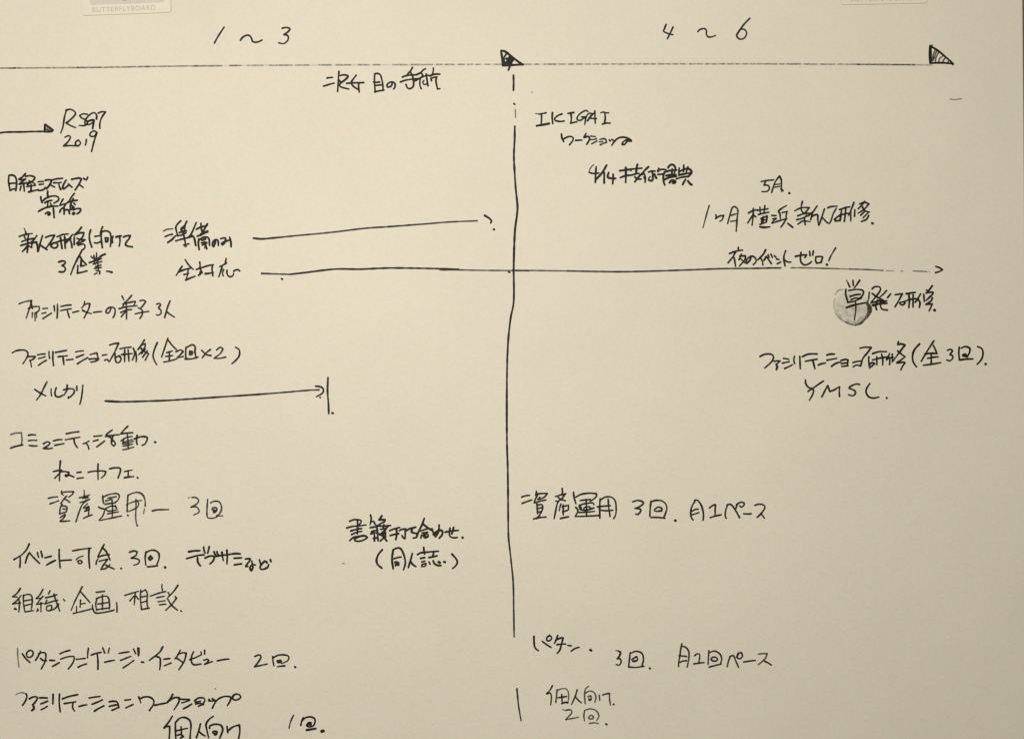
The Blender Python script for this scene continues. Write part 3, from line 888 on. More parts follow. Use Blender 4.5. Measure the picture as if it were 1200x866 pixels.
w0.8 27.5,697.4 33.9,696.1 37.6,699.3 37.6,707.5 36.7,713.9
w0.8 28.4,703.8 36.7,702.4
w0.8 29,709.3 36.7,707.5
w0.8 29.3,716.7 39.4,715.2
w0.8 50.4,690.1 46.8,696.5 42.5,701.1 47.7,700.5
w0.8 50.4,698.3 45.8,703.8 43.1,707.9 50.4,706.6
w0.8 48,705.7 48,713 48,716.7
w0.8 44,713 44.9,714.8 43.1,715.8
w0.8 58.7,691.9 56.8,695.6
w0.8 53.2,700.2 61.4,698.3 66.9,696.5
w0.8 55,702.9 53.2,706.6
w0.8 52.3,707.5 60.5,704.8 67.8,702.9
w0.8 55,710.3 60.5,709.3 59.6,714.8 55,714.8 55,710.3
w0.8 63.3,695.6 65.1,702 67.8,709.3 70,715.8
w0.8 68.8,707.5 64.2,713 58.7,714.8
w0.8 74.3,702 76.1,703.8
w0.8 96.3,687.3 92.6,694.7 88,703.8 83.4,714.8
w0.8 94.4,692.8 99.9,699.3 105.4,705.7
w0.8 94.4,702.9 93.9,711.2
w0.8 94.4,707.5 99.9,706.6
w0.8 89.8,710.3 89.8,717.6
w0.8 85.8,718.5 97.2,715.8 108.2,713
w0.8 112.8,693.8 117.3,693.2 122.5,692.5
w0.8 113.7,701.1 112.2,707.5 113.3,714.8
w0.8 112.8,701.1 121,698.3 126.5,699.3 128.3,705.7 128.3,713
w0.8 120.1,696.5 120.1,703.8 120.1,713.9
w0.8 114.6,707.5 126.5,705.7
w0.8 114.6,713.9 127.4,712.1
w0.8 108.2,708.4 109.1,713.9 112.8,718.1 124.7,716.7 133.8,714.5
w0.8 136.6,705.7 137.1,711.2 137.1,717
w0.8 146.3,697.4 154,695 162.3,692.5
w0.8 158.6,693.8 158,700.2 157.3,708.4
w0.8 156.8,698.3 152.2,703.8
w0.8 159.5,698.3 162.3,702
w0.8 165,691 164.6,702 165.9,713.9
w0.8 165,693.8 170.5,690.6 172.7,695.6 172.3,704.8 173.3,713
w0.8 165.9,699.3 171.4,698
w0.8 165.9,705.7 172.3,703.8
w0.8 165.9,713.9 175.1,712.1
w0.8 189.8,684.6 189.8,688.3 190.7,692.8
w0.8 176,698.3 185.2,695 194.3,692.8
w0.8 183.3,700.2 192.5,698.3
w0.8 185.2,704.8 193.4,703.5
w0.8 187,708.4 194.3,707.5
w0.8 208.6,685.5 203.5,692.8 197.1,699.3
w0.8 197.1,693.8 198.9,697.4
w0.8 205.3,698.3 206.3,701.1
w0.8 207.2,700.2 201.7,707.5 194.3,714.8
w0.8 196.2,701.1 200.8,708.4 208.1,714.8
w1.04 211.8,715.4 212.7,715.9
N handwritten_note|long katakana note ending in two times
w0.46 20.6,759.2 20.9,768.7 22.2,781.4
w0.92 26.1,765.6 30.1,771.1 35.1,775.9
w0.92 35.6,761.6 31.7,764 31.3,768 34,770 38,768 38.8,763.7 35.6,761.6
w0.92 47.5,762.7 45.1,768 41.5,773.5
w0.92 45.1,765.6 49.9,764.3 53.5,765.6 53,774.3 48.3,783.5
w0.92 47.5,771.1 50.7,773.5 54.6,773.8
w0.92 58.3,773.2 61,773.5 64.1,773.5
w0.92 61.4,780.6 65.7,778.2 69.7,775.9
w0.92 70.5,765.6 76,763.2 82,761.6
w0.92 71.2,771.9 78.4,769.5 85.5,768.7 87.1,771.1 84.7,777.5 80,783.5
w0.92 89.5,772.2 95,771.6 100.1,771.1
w0.92 91.5,781.4 96.6,779 101.6,777.5
w0.83 103.7,759.2 102.9,764.8 102.6,770.6
w0.92 106.9,767.2 112.4,765.3 118.7,764
w0.92 114,766.4 114.8,774.3 114.8,783.8
w0.92 120.3,758.5 121.6,761.6 122.7,764.8
w0.74 128.2,758.9 126.7,764.8
w0.92 122.7,775.6 128.2,774.3 134.3,773.2
w0.92 139.3,765.3 144.9,764.3 151.2,763.4
w0.92 141.2,773.5 147.2,771.1 153.3,768.7
w0.92 144.1,782.2 150.4,778.2 156.7,773.5
w0.92 156.4,760 159.1,765.6
w0.74 163.1,758.9 162.8,767.2
w0.92 165.5,775.1 168.6,775.9
w0.92 161.5,758.8 162.2,767.9
w0.92 165.5,775.8 168.3,775.3
w0.92 190.8,757.5 186.6,764.3 175,773.4
w0.92 182.9,768.8 187.5,770.7 187.9,778 187.1,784.4
w0.92 192.1,772.1 195.8,771.6 198.9,771.2
w0.92 192.6,779.8 196.7,778 200.7,776.5
w0.92 211.3,761.5 208,767.9 204.9,771.6
w0.92 208.6,766.1 215,764.3 218.3,765.2 215.9,774.3 209.5,784.4
w0.92 207.3,771 212.3,774.3 214.6,776.5
w0.92 226.9,763.3 224.5,768.8 224.5,775.3 227.8,778.6 235.5,777.6
w0.92 222.3,772.5 228.8,770.3 234.8,767.4
w0.92 235.5,763.3 236.1,767
w0.92 239.8,761.5 239.8,766.1
w0.92 238.8,773.4 242.5,772.1 244.7,773.4 242.5,776.2 239.8,778 248.9,774.7
w0.92 254.4,774 261.8,772.5 268.5,771.8
w0.92 298.4,768.8 303.9,767 305.8,769.8 302.1,776.2 298.4,780.8 304.8,779.5 313.1,777.6
w0.92 319.5,768.8 319.9,774.3 321,779.8
w0.92 319.5,770.7 325.9,767.4 333.3,767 338.2,768.8 337.5,773.4 332.3,776.2 329.6,777.1
w1.29 325,774.3 328.7,773.4 329,775.3 325.9,775.8 329.6,774.3
w0.92 325,780.8 329.6,780.2 333.8,779.8
w1.29 345.5,780.8 346.3,781.7
N handwritten_note|workshop note cut off by the bottom border
w0.4 18.5,813.8 21.9,811.9 26.9,811.2
30.6,812.5 31.5,815.6 30,820.6 26.5,826
w0.4 26.9,811.2 30.6,812.5
34.4,818.5 38.1,816.5 42.5,816 43.8,818.1 40.6,823.1 38.1,825.6
w1.3 39.4,827.2 39.8,830 37.2,832.2
46.2,817.2 50.6,817.2 55.6,817.5
47.8,824.4 51.9,822.8 56,821
48.1,831.2 51.9,829.4 55.6,827.2
62.2,813.1 62.2,818.1 61.9,824.4
69.8,812.8 69.4,822.5 70.6,833.8
73.1,818.5 81.2,815.6 91.2,813.5
75.2,824 81.2,823.1 88.8,821.9
85.6,823.1 85,826.9 85.6,830 87.5,832.8
92.5,827.5 96.9,826.2 101.9,825.4
104.4,817.5 110,816.5 117.2,815.6
107.8,824.8 113.8,822.5 120,819.6
110.6,832.8 116.2,829.4 121.9,826.5
128.1,821.9 131.9,821.2 136.9,821.9 138.5,825 139.4,828.8
128.1,827.2 132.5,826.2 138.1,825.2
131.2,831.9 135.6,830 139.4,828.1
146.2,820 150,819.6 153.1,819.2
147.5,829 151.9,826.9 156.2,825
162.5,816.2 163.8,819.4 165,823.1
164.4,818.1 169.4,816.2 175.6,816.5 180,820 179.8,825 175,832.2
181.2,826 188.8,824.4 195.6,823.1
202.5,813.1 200,817.5 195.6,823.1 200,819.4 205,816.9 210,817.2 209.4,822.5 204,831.2
211.2,818.8 216.2,819.1 221.9,819
213.1,823.1 217.5,821.9 222.5,820
215,830 220,827.5 224.8,824.4
228.1,820.6 232.5,817.5 238.8,817.5 240,820.6 237.5,824.4 232.5,827.2
228.8,822.5 235,821.2
229.4,824.4 235.6,823.5
232.5,826.9 238.8,825
245,818.8 246.2,821.2
248.8,818.1 250.6,820.6 253.1,821.2 250,818.8
244.4,820.6 248.8,821.2
248.8,829.4 251.2,824.4 255.6,818.8 263.1,815.6 269.4,816 270.6,818.1 268.8,822.5 266.5,826.2
276.9,812.8 273.1,815 273.1,818.8 277.5,819.8 281.9,816.9 280.6,813.8 276.9,812.8
w0.5 252.5,806.5 252.9,807
201.9,838.8 198.1,845 192.2,852.5 195.6,850.6 198.8,850.6 198.8,857.5 198.1,867.5
205.6,846.2 205.6,855 206.2,867.5
205.6,846.2 210.6,841.2 216.2,840.2 221.9,843.1 223.8,848.8 223.1,858.8 222.5,867.5
205.6,856.2 212.5,854.4 220,852.8
212.2,851.2 212.8,860
208.1,861.2 211.2,860 215,862.5 211.2,864.4
235,847.5 233.1,855 230.2,863.8
233.1,856.2 236.2,859.4 240.6,861.9
250,838.8 245,842.5 241.5,848.1 242.5,855 244.4,863.5
245.6,853.1 246.2,850 252.5,848.1 258.8,849.4 261,855 257.5,864.4
249.4,857.5 251.2,856.2 254.4,856.9 253.1,860.6 251.2,860 249.4,857.5
251.9,858.1 252.5,859.4
266,850.6 266.5,854.4 266.9,858.1
266.9,856.2 273.1,851.2 280.6,849 281,857.5 279,867.5
w0.7 344,837.5 341,844 339.5,849 338.8,852.8
355.5,840.5 353.5,844.5 352.5,849.5
354,844 358,840.5 364,839.5 368.5,841.5 369.2,845.5 367,850 362,851.2 359.5,849.5 361.5,846.2 364.5,846.2 364.5,849 361.5,848.5
w1.2 362.5,847 364,848
w1.2 359.2,855 364,854.2 370,853.2
w1.6 377,856.5 379,856
N handwritten_note|bold book meeting note with a bracketed second line
w1.08 409.8,610.6 414.8,608.8 421.9,609.2 423.3,611.3 420.5,614.9
w0.97 419,609.9 419,617 418.3,621.2
w1.08 406.3,618.4 412.7,616.7 421.2,615.9 429,614.9
w1.08 411.2,622 418.3,619.8 424,619.1
w1.08 412,626.2 418.3,623.4 424,622.4
w1.08 419,615.6 418.8,625.5
w1.08 409.8,633.3 414.1,629.7 421.2,628.3 427.5,627.6 430.4,629.5 427.5,631.9 421.2,634 416.2,633.3 415.5,630.9 420.5,629
w1.08 434.1,603.2 435,606.4 434.7,609.9 433.8,614.6
w1.08 434.7,611.7 437,610.5 438.8,612.3 439.6,614.6
w1.08 447.5,604.1 445.8,607 444,609 447.5,608.8 451.3,608.8 450.4,611.1 446.9,612.8 442.5,615.8
w1.08 433.8,618.1 437.6,617.5 441.7,616.9
w1.19 441.7,615.8 448.7,616.3 457.7,615.6
w1.08 441.7,618.1 442.3,623.3 443.1,633.3
w1.08 435.3,622.8 439.3,621.6 442.8,621
w1.08 434.4,625.4 438.8,624.2 442.3,624.5
w1.08 438.8,626.3 438.8,633.8
w1.08 437.6,630.6 442.8,629.8
w1.08 449.8,614.6 449.3,619.3
w1.08 454.5,616.6 452.2,619.3 449.3,623.3 444.6,626.3
w0.97 445.8,620.1 452.2,619.3
w1.08 448.1,623.3 451,622.2 449.3,625.7
w1.19 444.6,625.7 448.7,628 453.3,633.8
w1.08 451.6,623.3 451.6,627.4 448.7,630.9 445.5,633.8
w1.3 449.3,627.4 452.2,629.2
w0.97 447.5,624.5 451.6,625.7
w1.08 456.5,621.6 462.1,619.5 468.5,617.8
w1.08 457.1,627.4 462.1,626 467.3,625.1
w1.19 464.4,619.3 465,625.1 463.8,632.1
w1.08 467.9,621.6 470.8,620.1 475.5,619.5
w1.08 476.7,621.6 479.6,619.5 487.2,617.5
w1.08 474.9,620.4 474.9,625.7 474.6,630.9 472.9,630.3 471.1,627.4
w1.08 483.1,619.3 482.2,622.8 483.7,623.9 488.9,625.1 488.3,629.2 484.3,630.3
w1.08 497.2,607.1 494.8,614.2 491.3,621.2 487.7,629.7
w1.08 496.2,614.2 500.5,617.7 506.1,621.2
w1.08 492.7,622 500.5,619.5
w1.08 494.8,624.4 501.2,623.4
w0.86 494.1,626.9 493.1,630.5
w0.86 494.1,627.6 500.5,625.5 501.9,628.3 499.1,630 496.9,629.5 496.9,627.6
w1.3 497.9,628.3 499.8,629
w1.08 506.1,619.1 507.6,623.4 509.7,628.3
w1.08 507.6,626.2 511.8,624.8
w1.08 514.6,614.9 513.9,622.7 510.4,629
w1.08 509.7,624.1 514.6,621.2 518.2,622 518.2,626.2 514.6,630.5
w1.08 521.7,623.4 528.8,622 537.3,621.2
w1.08 527.4,618.4 526.7,624.1 527.4,628.3 531.6,630 535.9,629.5
w1.08 531.6,617.7 530.5,622 529.5,625.5
w1.51 541.8,629.5 542.4,630
w1.08 448.1,643.9 443.8,648.9 441.3,655.2 442.4,660.9 447.4,665.4
w1.08 460.8,643.9 459.4,655.2 460.8,666.3
w1.08 460.8,643.9 465.8,641.8 470,643.2 473.6,651 475,659.5 472.9,667.3
w1.08 461.5,654.5 465.8,653.1 470,652.4
w0.76 462.9,658.1 463.4,663
w0.76 462.9,658.1 467.2,658.8 467.2,662 463.7,662.3
w1.51 465.4,660.2 466.2,660.9
w1.08 483.2,648.2 481.4,655.2 478.5,664.9
w1.08 480.7,657.4 484.2,661.6 487.5,663.7
w1.08 496.5,641.1 496.9,645.3 497.6,648.9
w1.08 489.2,649.6 493.4,647.5 500.5,646.7 513.9,645.6
w1.08 508.3,646.7 506.9,652.4
w1.08 502.6,653.1 507.6,652.1 512.1,651
w1.08 492.7,654.1 497.6,653.1
w1.08 494.1,658.1 497.6,657.4
w0.76 494.8,660.9 494.1,663.7
w0.76 494.8,660.9 499.1,660.2 498.4,663 495.5,663.5
w1.08 502.6,658.1 504,660.9
w1.08 507.6,656.7 509,660.2 513.2,662.3 516.8,662.3
w1.3 513.9,658.1 515.4,659.2
w1.4 520.3,658.1 521.7,658.4
w1.08 529.5,648.9 534.5,654.5 535.9,658.8 533.8,663 530.2,665.9
w0.38 401.6,659.8 403.5,660.1
N handwritten_note|asset note with a once a month pace
w0.92 611.3,582.3 616,580.7 620.7,580.3
w0.92 611.7,589.7 617.3,587.7 622.9,585.7
w0.92 628.7,575.7 628,580.3 630.7,579
w0.92 628,579 634.7,578.1 641.3,578.1 638.7,581.7 634,584.3 630,585
w0.92 629.3,581 627.3,585 626,589
w0.92 632.7,582.3 631.3,585
w0.92 626.7,589 633.3,587 639.7,585.7
w0.92 629.3,590.3 629.6,596.3 630,601.7
w0.92 630,591.7 634.7,591 636,594.3 634.9,599 632.7,602.3
w0.92 630.7,595.7 634.9,594.6
w0.92 630.7,599.9 634.9,599
w0.92 625.3,607.9 632,606.3 640,605.7
w0.92 632.7,603 628.7,607.7
w0.92 658.7,572.3 659.1,575.7 658.7,579.7
w0.92 650.7,581.7 657.3,579.7 663.3,578.3
w0.92 662,579 658.7,583.7 654,587
w0.92 654,582.3 657.3,585 662.7,586.6
w0.92 654.7,587.7 651.3,587
w0.92 654,587 652,594.3 649.3,607.9
w0.92 657.3,590.3 656,595 655.3,598.3
w0.92 658.7,593.7 664,592.3
w0.92 666,591.7 666,597 663.3,598.3
w0.92 660,591.7 660,603
w0.92 659.3,599.7 665.3,597.7
w0.92 656.7,607.4 662,606.1 666.4,605.3
w0.92 672,576.3 672.7,582.3 674.9,590.3
w0.92 674.9,582.3 681.3,579 690.7,577.7 698.7,578.3 698.7,581.7 693.3,586.3 691.3,587
w0.92 680,586.3 685.3,585.7 692,585
w0.92 678.7,592.3 684,590.3 694,589 696,591
w0.92 678.7,592.3 681.3,595 680,597 678.7,593.7
w0.92 680,597 686.7,597.7 696,595
w0.92 684,597 685.3,594.3 690.7,593.7 692,596.3 686.7,598.3
w0.92 686.7,585 687.3,593 687.3,603.7
w0.92 678.7,600.3 688,599.9 696.7,599
w0.92 674.7,594.3 677.3,597.7 676,601.7 674,605
w0.92 674.7,605 686.7,604.7 701.3,603.9
w0.92 703.3,584.3 702.7,594.3 702.9,607
w0.92 704.7,585 709.3,582.3 716,582.3 720.7,586.3 722,594.3 721.6,602.3 719.3,607.4
w0.92 700,593.7 706.7,593 715.3,592.3
w0.92 704,597.7 710.7,598.3 718,597.7
w0.92 712.7,585 713.3,594.3 714.9,605
w0.92 741.4,587.9 747.1,586.2 753,587.7 753.5,590.5 748.5,594 744.2,595.5 749.9,596.2 750.6,599 747.8,602.5 745,602.1
w0.92 762.9,587 762,594.7 761.5,604.7
w0.92 763.4,587.7 768.3,586.2 774.7,586.5 779.7,589.8 781.4,595.5 779.7,601.8 777.5,606.8
w0.92 766.9,596.9 771.2,594 775.4,595.5 774.7,598.3 769.7,599 766.9,598.3
w1.2 771.9,598.7 775.4,598.3
w0.92 762.7,606.1 771.2,606.1 779.7,607.2
w1.38 791,609.6 791.8,610
w0.92 814.4,587 810.8,593.3 809.4,600.4 810.1,606.1 812.2,609.2
w0.92 813.7,586.2 817.2,586 821.4,591.2 823.9,599 824.3,606.1 823.6,609.6
w0.92 810.8,599 814.4,596.9 818.2,596.4
w0.92 810.8,603 815.1,601.8 819,600.4
w0.92 831.4,595 834.9,592.2 838.4,591.2 838,597.6 838,604.7
w0.92 832.1,606.4 838.4,604.4 845.1,603
w0.92 852.6,591.2 850.5,597.6 849.8,603.2 850.8,607.2
w0.92 851.9,591.6 856.1,590.8 860.4,595.5 866.8,606.4
w0.92 863.2,591.9 862.5,595.5
w0.92 863.2,591.2 867.5,588.4 871.7,589.1 871.7,591.9 868.9,594 866.8,592.6
w0.92 871.4,601.8 876,602.1 880.2,601.8
w0.92 884.5,591.9 890.1,590.5 895.1,591.9 896.1,595.5 891.6,601.8 887.3,606.1
w0.92 891.3,601.5 893.7,604 895.8,607.1
N handwritten_note|three small katakana and a dot beside the end of the divider line
625.8,745.4 625.8,752 626.9,758.3 630.8,762.2
635.5,751.2 640.3,754.8 645.8,758.3
644.2,744.1 641,746.5 641,750.1 644.2,750.4 646.5,747.3 645,744.9 641.8,745.7
653.6,744.1 652,748.8 649.7,753.6
651.3,749.6 656.8,747.3 659.9,747 658.3,753.6 656,761.4 652.8,765.3
652.8,755.1 659.1,754.3 663,754.3
665.4,755.9 669.3,756.4
669.3,762.7 673.2,759.8 678.7,758
w1.3 691.8,761.1 693,761.9
N handwritten_note|note of three times at a monthly pace
w0.51 721.6,761.9 724.8,762.4
w0.94 724.8,762.4 727.1,764.3 725.7,768.8 722.9,771.6 726.6,771.6 727.9,775.3 725.7,778.9 722,778.4
w0.85 738.5,764.3 737.6,772.5 736.7,780.8
w0.85 739.4,764.8 745.8,762.8 752.3,765.2 754.1,772.5 752.3,779.8
w0.85 736.7,781.1 744.9,781.7 754.6,780.2
w0.85 740.3,772.5 745.8,768.8 747.3,772.5 744,774.7 741.3,774.3 745.8,773.4
w1.27 761.1,782.6 762,783
w0.85 799,754 797.7,760.3 796.7,768.3 795.3,775.7 795.3,780.7
w0.85 799,757 802.7,757.7 805.7,760.3 807.3,764.3 807.3,770.3 806.3,776.3 805.2,781.3
w0.85 795.7,768 800,768.3 804.7,768.9
w0.85 796.7,775.7 800,774.3 804.5,773.8
w0.85 814,768 816.7,765.8 819.3,766 820,768.3 819,776.3
w0.85 813,777.5 818.7,776.7 825,776
w0.85 830.7,762 830.3,768.3 829.7,778.3
w0.85 831.7,764.3 836,762.5 840.7,763.7 844.3,767 845.7,771.7 844.3,777.3
w0.85 831,781.3 836.7,779.7 845.2,777.7
w0.85 833.3,772.3 835.3,769.8 838.7,769.8 840.8,772 839.3,774 836,774.2 833.3,772.3
w0.85 855.8,768.8 853.6,774.3 852.2,780.8
w0.85 855.8,768.8 859.5,767.9 862.3,774.3 865.6,781.7
w0.85 865,766.1 863.2,769.8 866.8,771.6 870.1,768.5 868.7,764.3 865,765.2 864.1,767.9
w0.85 871.4,775.3 877.8,774.3 885.2,773.4
w0.68 888.8,766.1 893.4,765.5 898.9,765.5 897.1,770.7 892.5,775.3 888.5,778.4
w0.85 895.8,774.3 899.8,776.2 903.9,778.9
N handwritten_note|thin faded two-line note beside the faint stub
w0.78 647.3,803 645,807.7 640.6,812.5 644.2,811.7 645.8,813.2 646.2,818 645.3,825.5
w0.78 652.8,807.7 652,816.4 651.3,822.7
w0.55 653.6,808.5 658.3,806.6 663.8,807 666.2,811.7 666.2,818 665.4,824.2
w0.78 653.6,817.2 659.1,816.4 663.8,815.6
w0.78 658.3,813.2 658.8,824.2
w1.01 658.3,824.2 661.5,822.7 665.4,822.7
w0.78 676.4,807.7 674,815.6 669.8,825
w0.78 674.5,816.4 678,820.3 681.4,823
w0.62 689.7,803.8 686.1,807 685,813.2 685.8,824.2
w0.62 686.1,811.7 690.5,809.3 696,810.9 698.4,816.4 697.1,822.7
w0.62 688.9,815.6 692.1,814.8 692.9,817.2 690.5,820.3 689.7,817.2
w0.94 690.5,820.3 692.9,819.2
w0.78 702.3,814 702.8,820.3
w0.78 706.2,814 710.9,812.5 714.1,812 714.4,819.5 715.6,825.8
w1.09 718.8,824.6 719.4,825.2
w0.39 659.1,831.3 663,831.8
w0.62 663,831.8 668.5,831.3 670.1,834.4 667,838.4 663,842.8 670.1,841.5 678,839.9
w0.62 685,832.1 684.2,838.4 685,844.7
w0.62 685,832.1 691.3,830.2 698.4,832.1 701.8,838.4 699.2,843.9
w0.62 689.7,840.7 692.1,837.6 695.2,839.2 694.4,841.8 690.5,841.8
w0.62 690.5,847.3 696,846.5 701.5,847.3
w1.01 710,847.8 711.3,848.6
N divider_line|short faint stub below the divider line
w0.8 605.7,806.6 606.5,814.8 607.6,825.8 609.6,838.4 610.7,843.9
N handwritten_note|note of six capital letters over small katakana
w0.5 627.6,133.4 631.7,134
631.7,134.2 636.3,133.4 640.1,132.6
634.6,133.4 634.6,139.8 634.2,146.8
w1.2 628.8,147.8 636.3,146.6 643.6,145.1
647.4,132.3 647.1,138.7 647.8,145.4
658.5,134 653.8,135.8 650.1,139.3 650.9,141.6 656.2,142.8 661.1,142.2
665.5,133.4 669.6,132.6 672.5,132.3
669,133.4 669.6,139.3 668.8,144.5
668.4,144.7 672.5,143.9 676,143.1
w0.8 688.8,131.1 686.5,129.9 680.7,132.8 676.6,137.5 676.6,140.4 679.5,141.6 683.6,139.3 686.5,137.5
681.8,137.5 686.7,137.5 685.9,141.6 685.3,146.3
w0.8 685.9,138.7 690,133.4 694.7,133.8
694.7,133.8 691.2,138.1 688.3,142.2
w0.8 690,138.7 694.7,139.3 698.8,139.3
w0.8 697,130.3 697.2,137.5 697.6,145.1
w0.8 694.7,134 697,132.8
w0.8 704,132.6 706.9,131.7
706.9,131.7 710.4,132.6 713.3,132.8
708.7,132.8 709.3,139.3 708.1,145.1
705.8,145.9 709.8,144.7 715.1,144.7
657.9,157.3 658.5,162 660.8,166.7
660.3,163.2 666.7,160.3 671.3,161.4 671.3,164.9 667.3,170.2
674.3,164.9 678.3,164.7 681.8,164.6
686.7,156.8 685.3,159.7 684.2,161.4
684.8,161.4 688.8,160.3 690.9,162 690,165.5 687.4,169.6
w0.8 692.3,159.7 695.3,160.3 697.9,160.3
w0.8 692.3,164.1 695.8,163.8 699.1,162.9
w0.8 693.3,169 696.4,167.3 699.6,165.5
w0.8 702.8,163.8 706.9,162.9 709.8,163.8 710.4,166.7 709.8,167.6
w0.8 702.3,166.7 706.3,166.1
w0.8 703.4,170.2 706.9,168.4 711,167.3
713.9,164.3 715.1,165.7
716.8,163.8 718.6,164.9
722.1,163.8 719.2,167.3 716.8,170.8
720.9,164.9 725,162 730.3,161.1 735.5,162.2 739,164.3 734.9,166.1 732,169.6 729.1,169.6 730.3,166.7 734.9,163.8 738.4,163.8
w1.4 734.9,163.2 739.6,165.5
w1.3 733.8,164.9 737.8,165.7
N handwritten_note|bold dated note of 4/14
w0.55 695.8,193.2 692.8,196.1 690.5,200.2
w0.94 690.5,202.3 695.2,203.7 701.6,203.1
w1.1 698.7,195.7 698.1,202.5 697.7,214.2
w1.1 710.9,193.8 705.7,202.5 698.1,211.3 697.5,213.6
w1.1 708,202.5 708,208.3 708,214.8
w1.1 713.3,202.5 712.1,207.8 716.2,209.3 721.4,209.5
w1.1 718.5,204.3 718.5,209.5 717.9,215.9
w1.1 726.2,200.5 732.5,199.6 738.5,198.8 745,198 752.2,197.4
w1.21 733.2,196.5 733.4,205 733.2,214.2
w1.1 727,208.5 733,206.2 740,205.5 746,203.8 749,203.5
w1.21 747,193 746,197 745.5,203
w1.1 739,198.8 739.5,200.5
w1.1 760,195.8 756,199.5 752,204 749,207 746.5,210 743.8,213.5
w1.1 744,207.5 746.5,210 751.5,210.2
w1.1 749.5,205.5 755,204 756.2,208 756,214
w1.43 755,208 756,209.5
w1.1 759.8,202 764,200.8 767.8,200.8
w1.21 764.5,201.5 765,207 764.5,211.5 762.5,212.2 760.2,211.2
w0.66 762,207.2 760.2,209.5 760.2,211.2
w1.21 767,204 768,207 769.2,209.2
w1.1 772,197.5 771,201.5
w1.1 770.8,200.5 775,198.8 780.5,199.2
w1.1 771,204.8 778,204.2
w1.1 779.2,201.8 777.5,205 777.5,210.5 778,214.5 779.2,217.2
w1.1 782.8,197 785,194 788,193.2 790.5,195 791.5,198.5 790.5,202.5 790.2,206
w1.1 779,202 784,200.5 793,199.5
w1.1 787.8,198.5 787.5,202.5 787,206.5
w1.1 780.5,206.2 786,205.2 792.5,205
w1.21 778.8,210.8 785,208 792.8,207
w0.88 783.5,205.5 792,206.5
w1.1 784.5,214.5 786.5,212 790,211.8 791.8,213 790.5,215 788,214.5
w1.43 789,213 790.5,214
w1.1 796,197.2 795.5,202 795.8,206
w1.1 797,201 801.5,198.8 806.5,198 810,200.5 810,203.5 806.5,207.2
w1.1 801.2,193.8 801.2,198 801,201.5
w1.1 806.2,196 805,199 804.2,202.2
w1.21 796.5,205.2 802.5,204 809.5,203
w1.1 792.5,210 799,208 807,207
w1.1 803.5,210.5 801.5,213.5 800,216.8
w1.21 806.2,212.5 808.5,215.5 810.5,216.8
N handwritten_note|May note over a one month training line
w0.81 892,213 898.2,211.9 906.8,211.1
w0.9 897.2,212.5 895.3,217.3 900.1,217.6 901.6,221.1 899.1,224.5 892.8,224.9
w0.9 913.5,206.7 909.7,211.5 906.8,217.3 904.3,225.9
w0.9 909.7,211.5 913.5,206.7 915.4,210.5 915.8,217.3 915.8,224.9
w0.63 907.2,216.9 915,215.7
w0.63 906.8,219.9 915.8,218.4
w0.9 915,221.5 917.7,223.8
w1.35 924.6,226.5 925.4,226.8
w0.72 831.1,241.2 828.2,250.8 823.8,267.1
w0.9 838.8,251.8 839.7,255.6
w0.9 838.4,256.5 842.6,253.7 848,252.7 846.4,257.5 843.5,259.8
w0.9 860.8,242.2 857.9,244.1 855,253.7 852.6,262.3
w0.81 861.4,242.6 864.6,246 863.7,257.5 862.7,271.3
w0.72 857,252.7 862.7,250.8
w0.72 856,259.8 863.7,258.7
w0.9 877.1,249.8 882.8,247 887.6,246
w0.9 882.8,244.5 882.5,253.7 881.3,264.2
w0.9 882.5,251.8 876.1,261.7
w0.9 882.8,251.8 885.7,254.6
w0.9 890.5,243.1 890.9,250.8
w0.9 896.3,241.2 895.3,249.8
w0.9 887.6,247 893.4,246 900.1,245
w0.9 888.6,251.8 894.3,250.2 901,248.9
w0.9 892.4,255.6 892.4,262.3
w0.9 891.5,256.5 899.1,253.3 898.2,259.4
w0.9 892.4,258.5 898.2,257.5
w0.9 890.5,263.3 898.2,260.4
w0.9 894.3,253.7 894.3,261.3
w1.17 890.5,266.1 896.3,266.7 902,266.1
w0.9 904.3,252.9 909.5,252.9
w0.9 905.4,256.6 909.5,256.3 905.8,259.6 904.6,261.9 908.8,260.4 914.8,258.5 922.3,256.3
w0.9 921.5,241.3 916.3,244.3 912.5,247.6 914,251 914.4,256.6
w0.9 916.6,249.5 923,248
w0.9 922.3,248 921.1,253.3 921.5,256.6
w0.99 921.1,257 918.1,262.3 915.1,266.4
w0.99 923,261.9 929,266.8
w0.9 940.3,236.4 939.1,241.3 939.1,246.5 941.8,250.3
w0.9 931.3,247.3 938.8,243.9 948.5,243.5 944.8,248 942.5,250.3
w0.9 934.6,253.3 942.5,250.6 950.8,250.3
w0.9 933.5,257.8 939.5,256.3 946.3,253.3
w0.9 942.5,254.8 943.6,263.8
w0.9 935,263 941,259.3 949.3,260
w0.72 944,253.3 945.5,252.5
w0.9 957.5,241.6 953,248 947,253.3
w0.9 952.3,248.8 950,257.8
w0.9 951.1,254 956,251.8 958.3,252.5 958.3,257.8 959.4,264.5
w0.9 966.1,245 963.5,253.3 959.8,264.1
w0.9 964.3,255.9 970.3,261.9 973.3,260 976.3,251 980,244.3
w0.9 969.9,243.9 974,242.4 981.1,241.9
w0.9 977.7,257.5 982.5,253.7 985.4,254.6 983.5,258.5 978.7,259.4 979.6,255.6
w0.99 983.5,246 990.2,243.7 995.9,242.6
w0.9 983.5,252.7 990.2,250.8 994,250.2
w0.9 986.3,245 985.4,251.8 984.4,259.4
w0.9 991.1,244.1 990.2,253.7 989.2,259.8
w0.9 1000.7,237.4 997.8,245 994.4,252.7
w0.9 996.9,247 996.9,259.4
w0.9 1001.7,246 1001.3,253.7
w0.9 1013.2,236.4 1009.3,241.2 1005.5,245
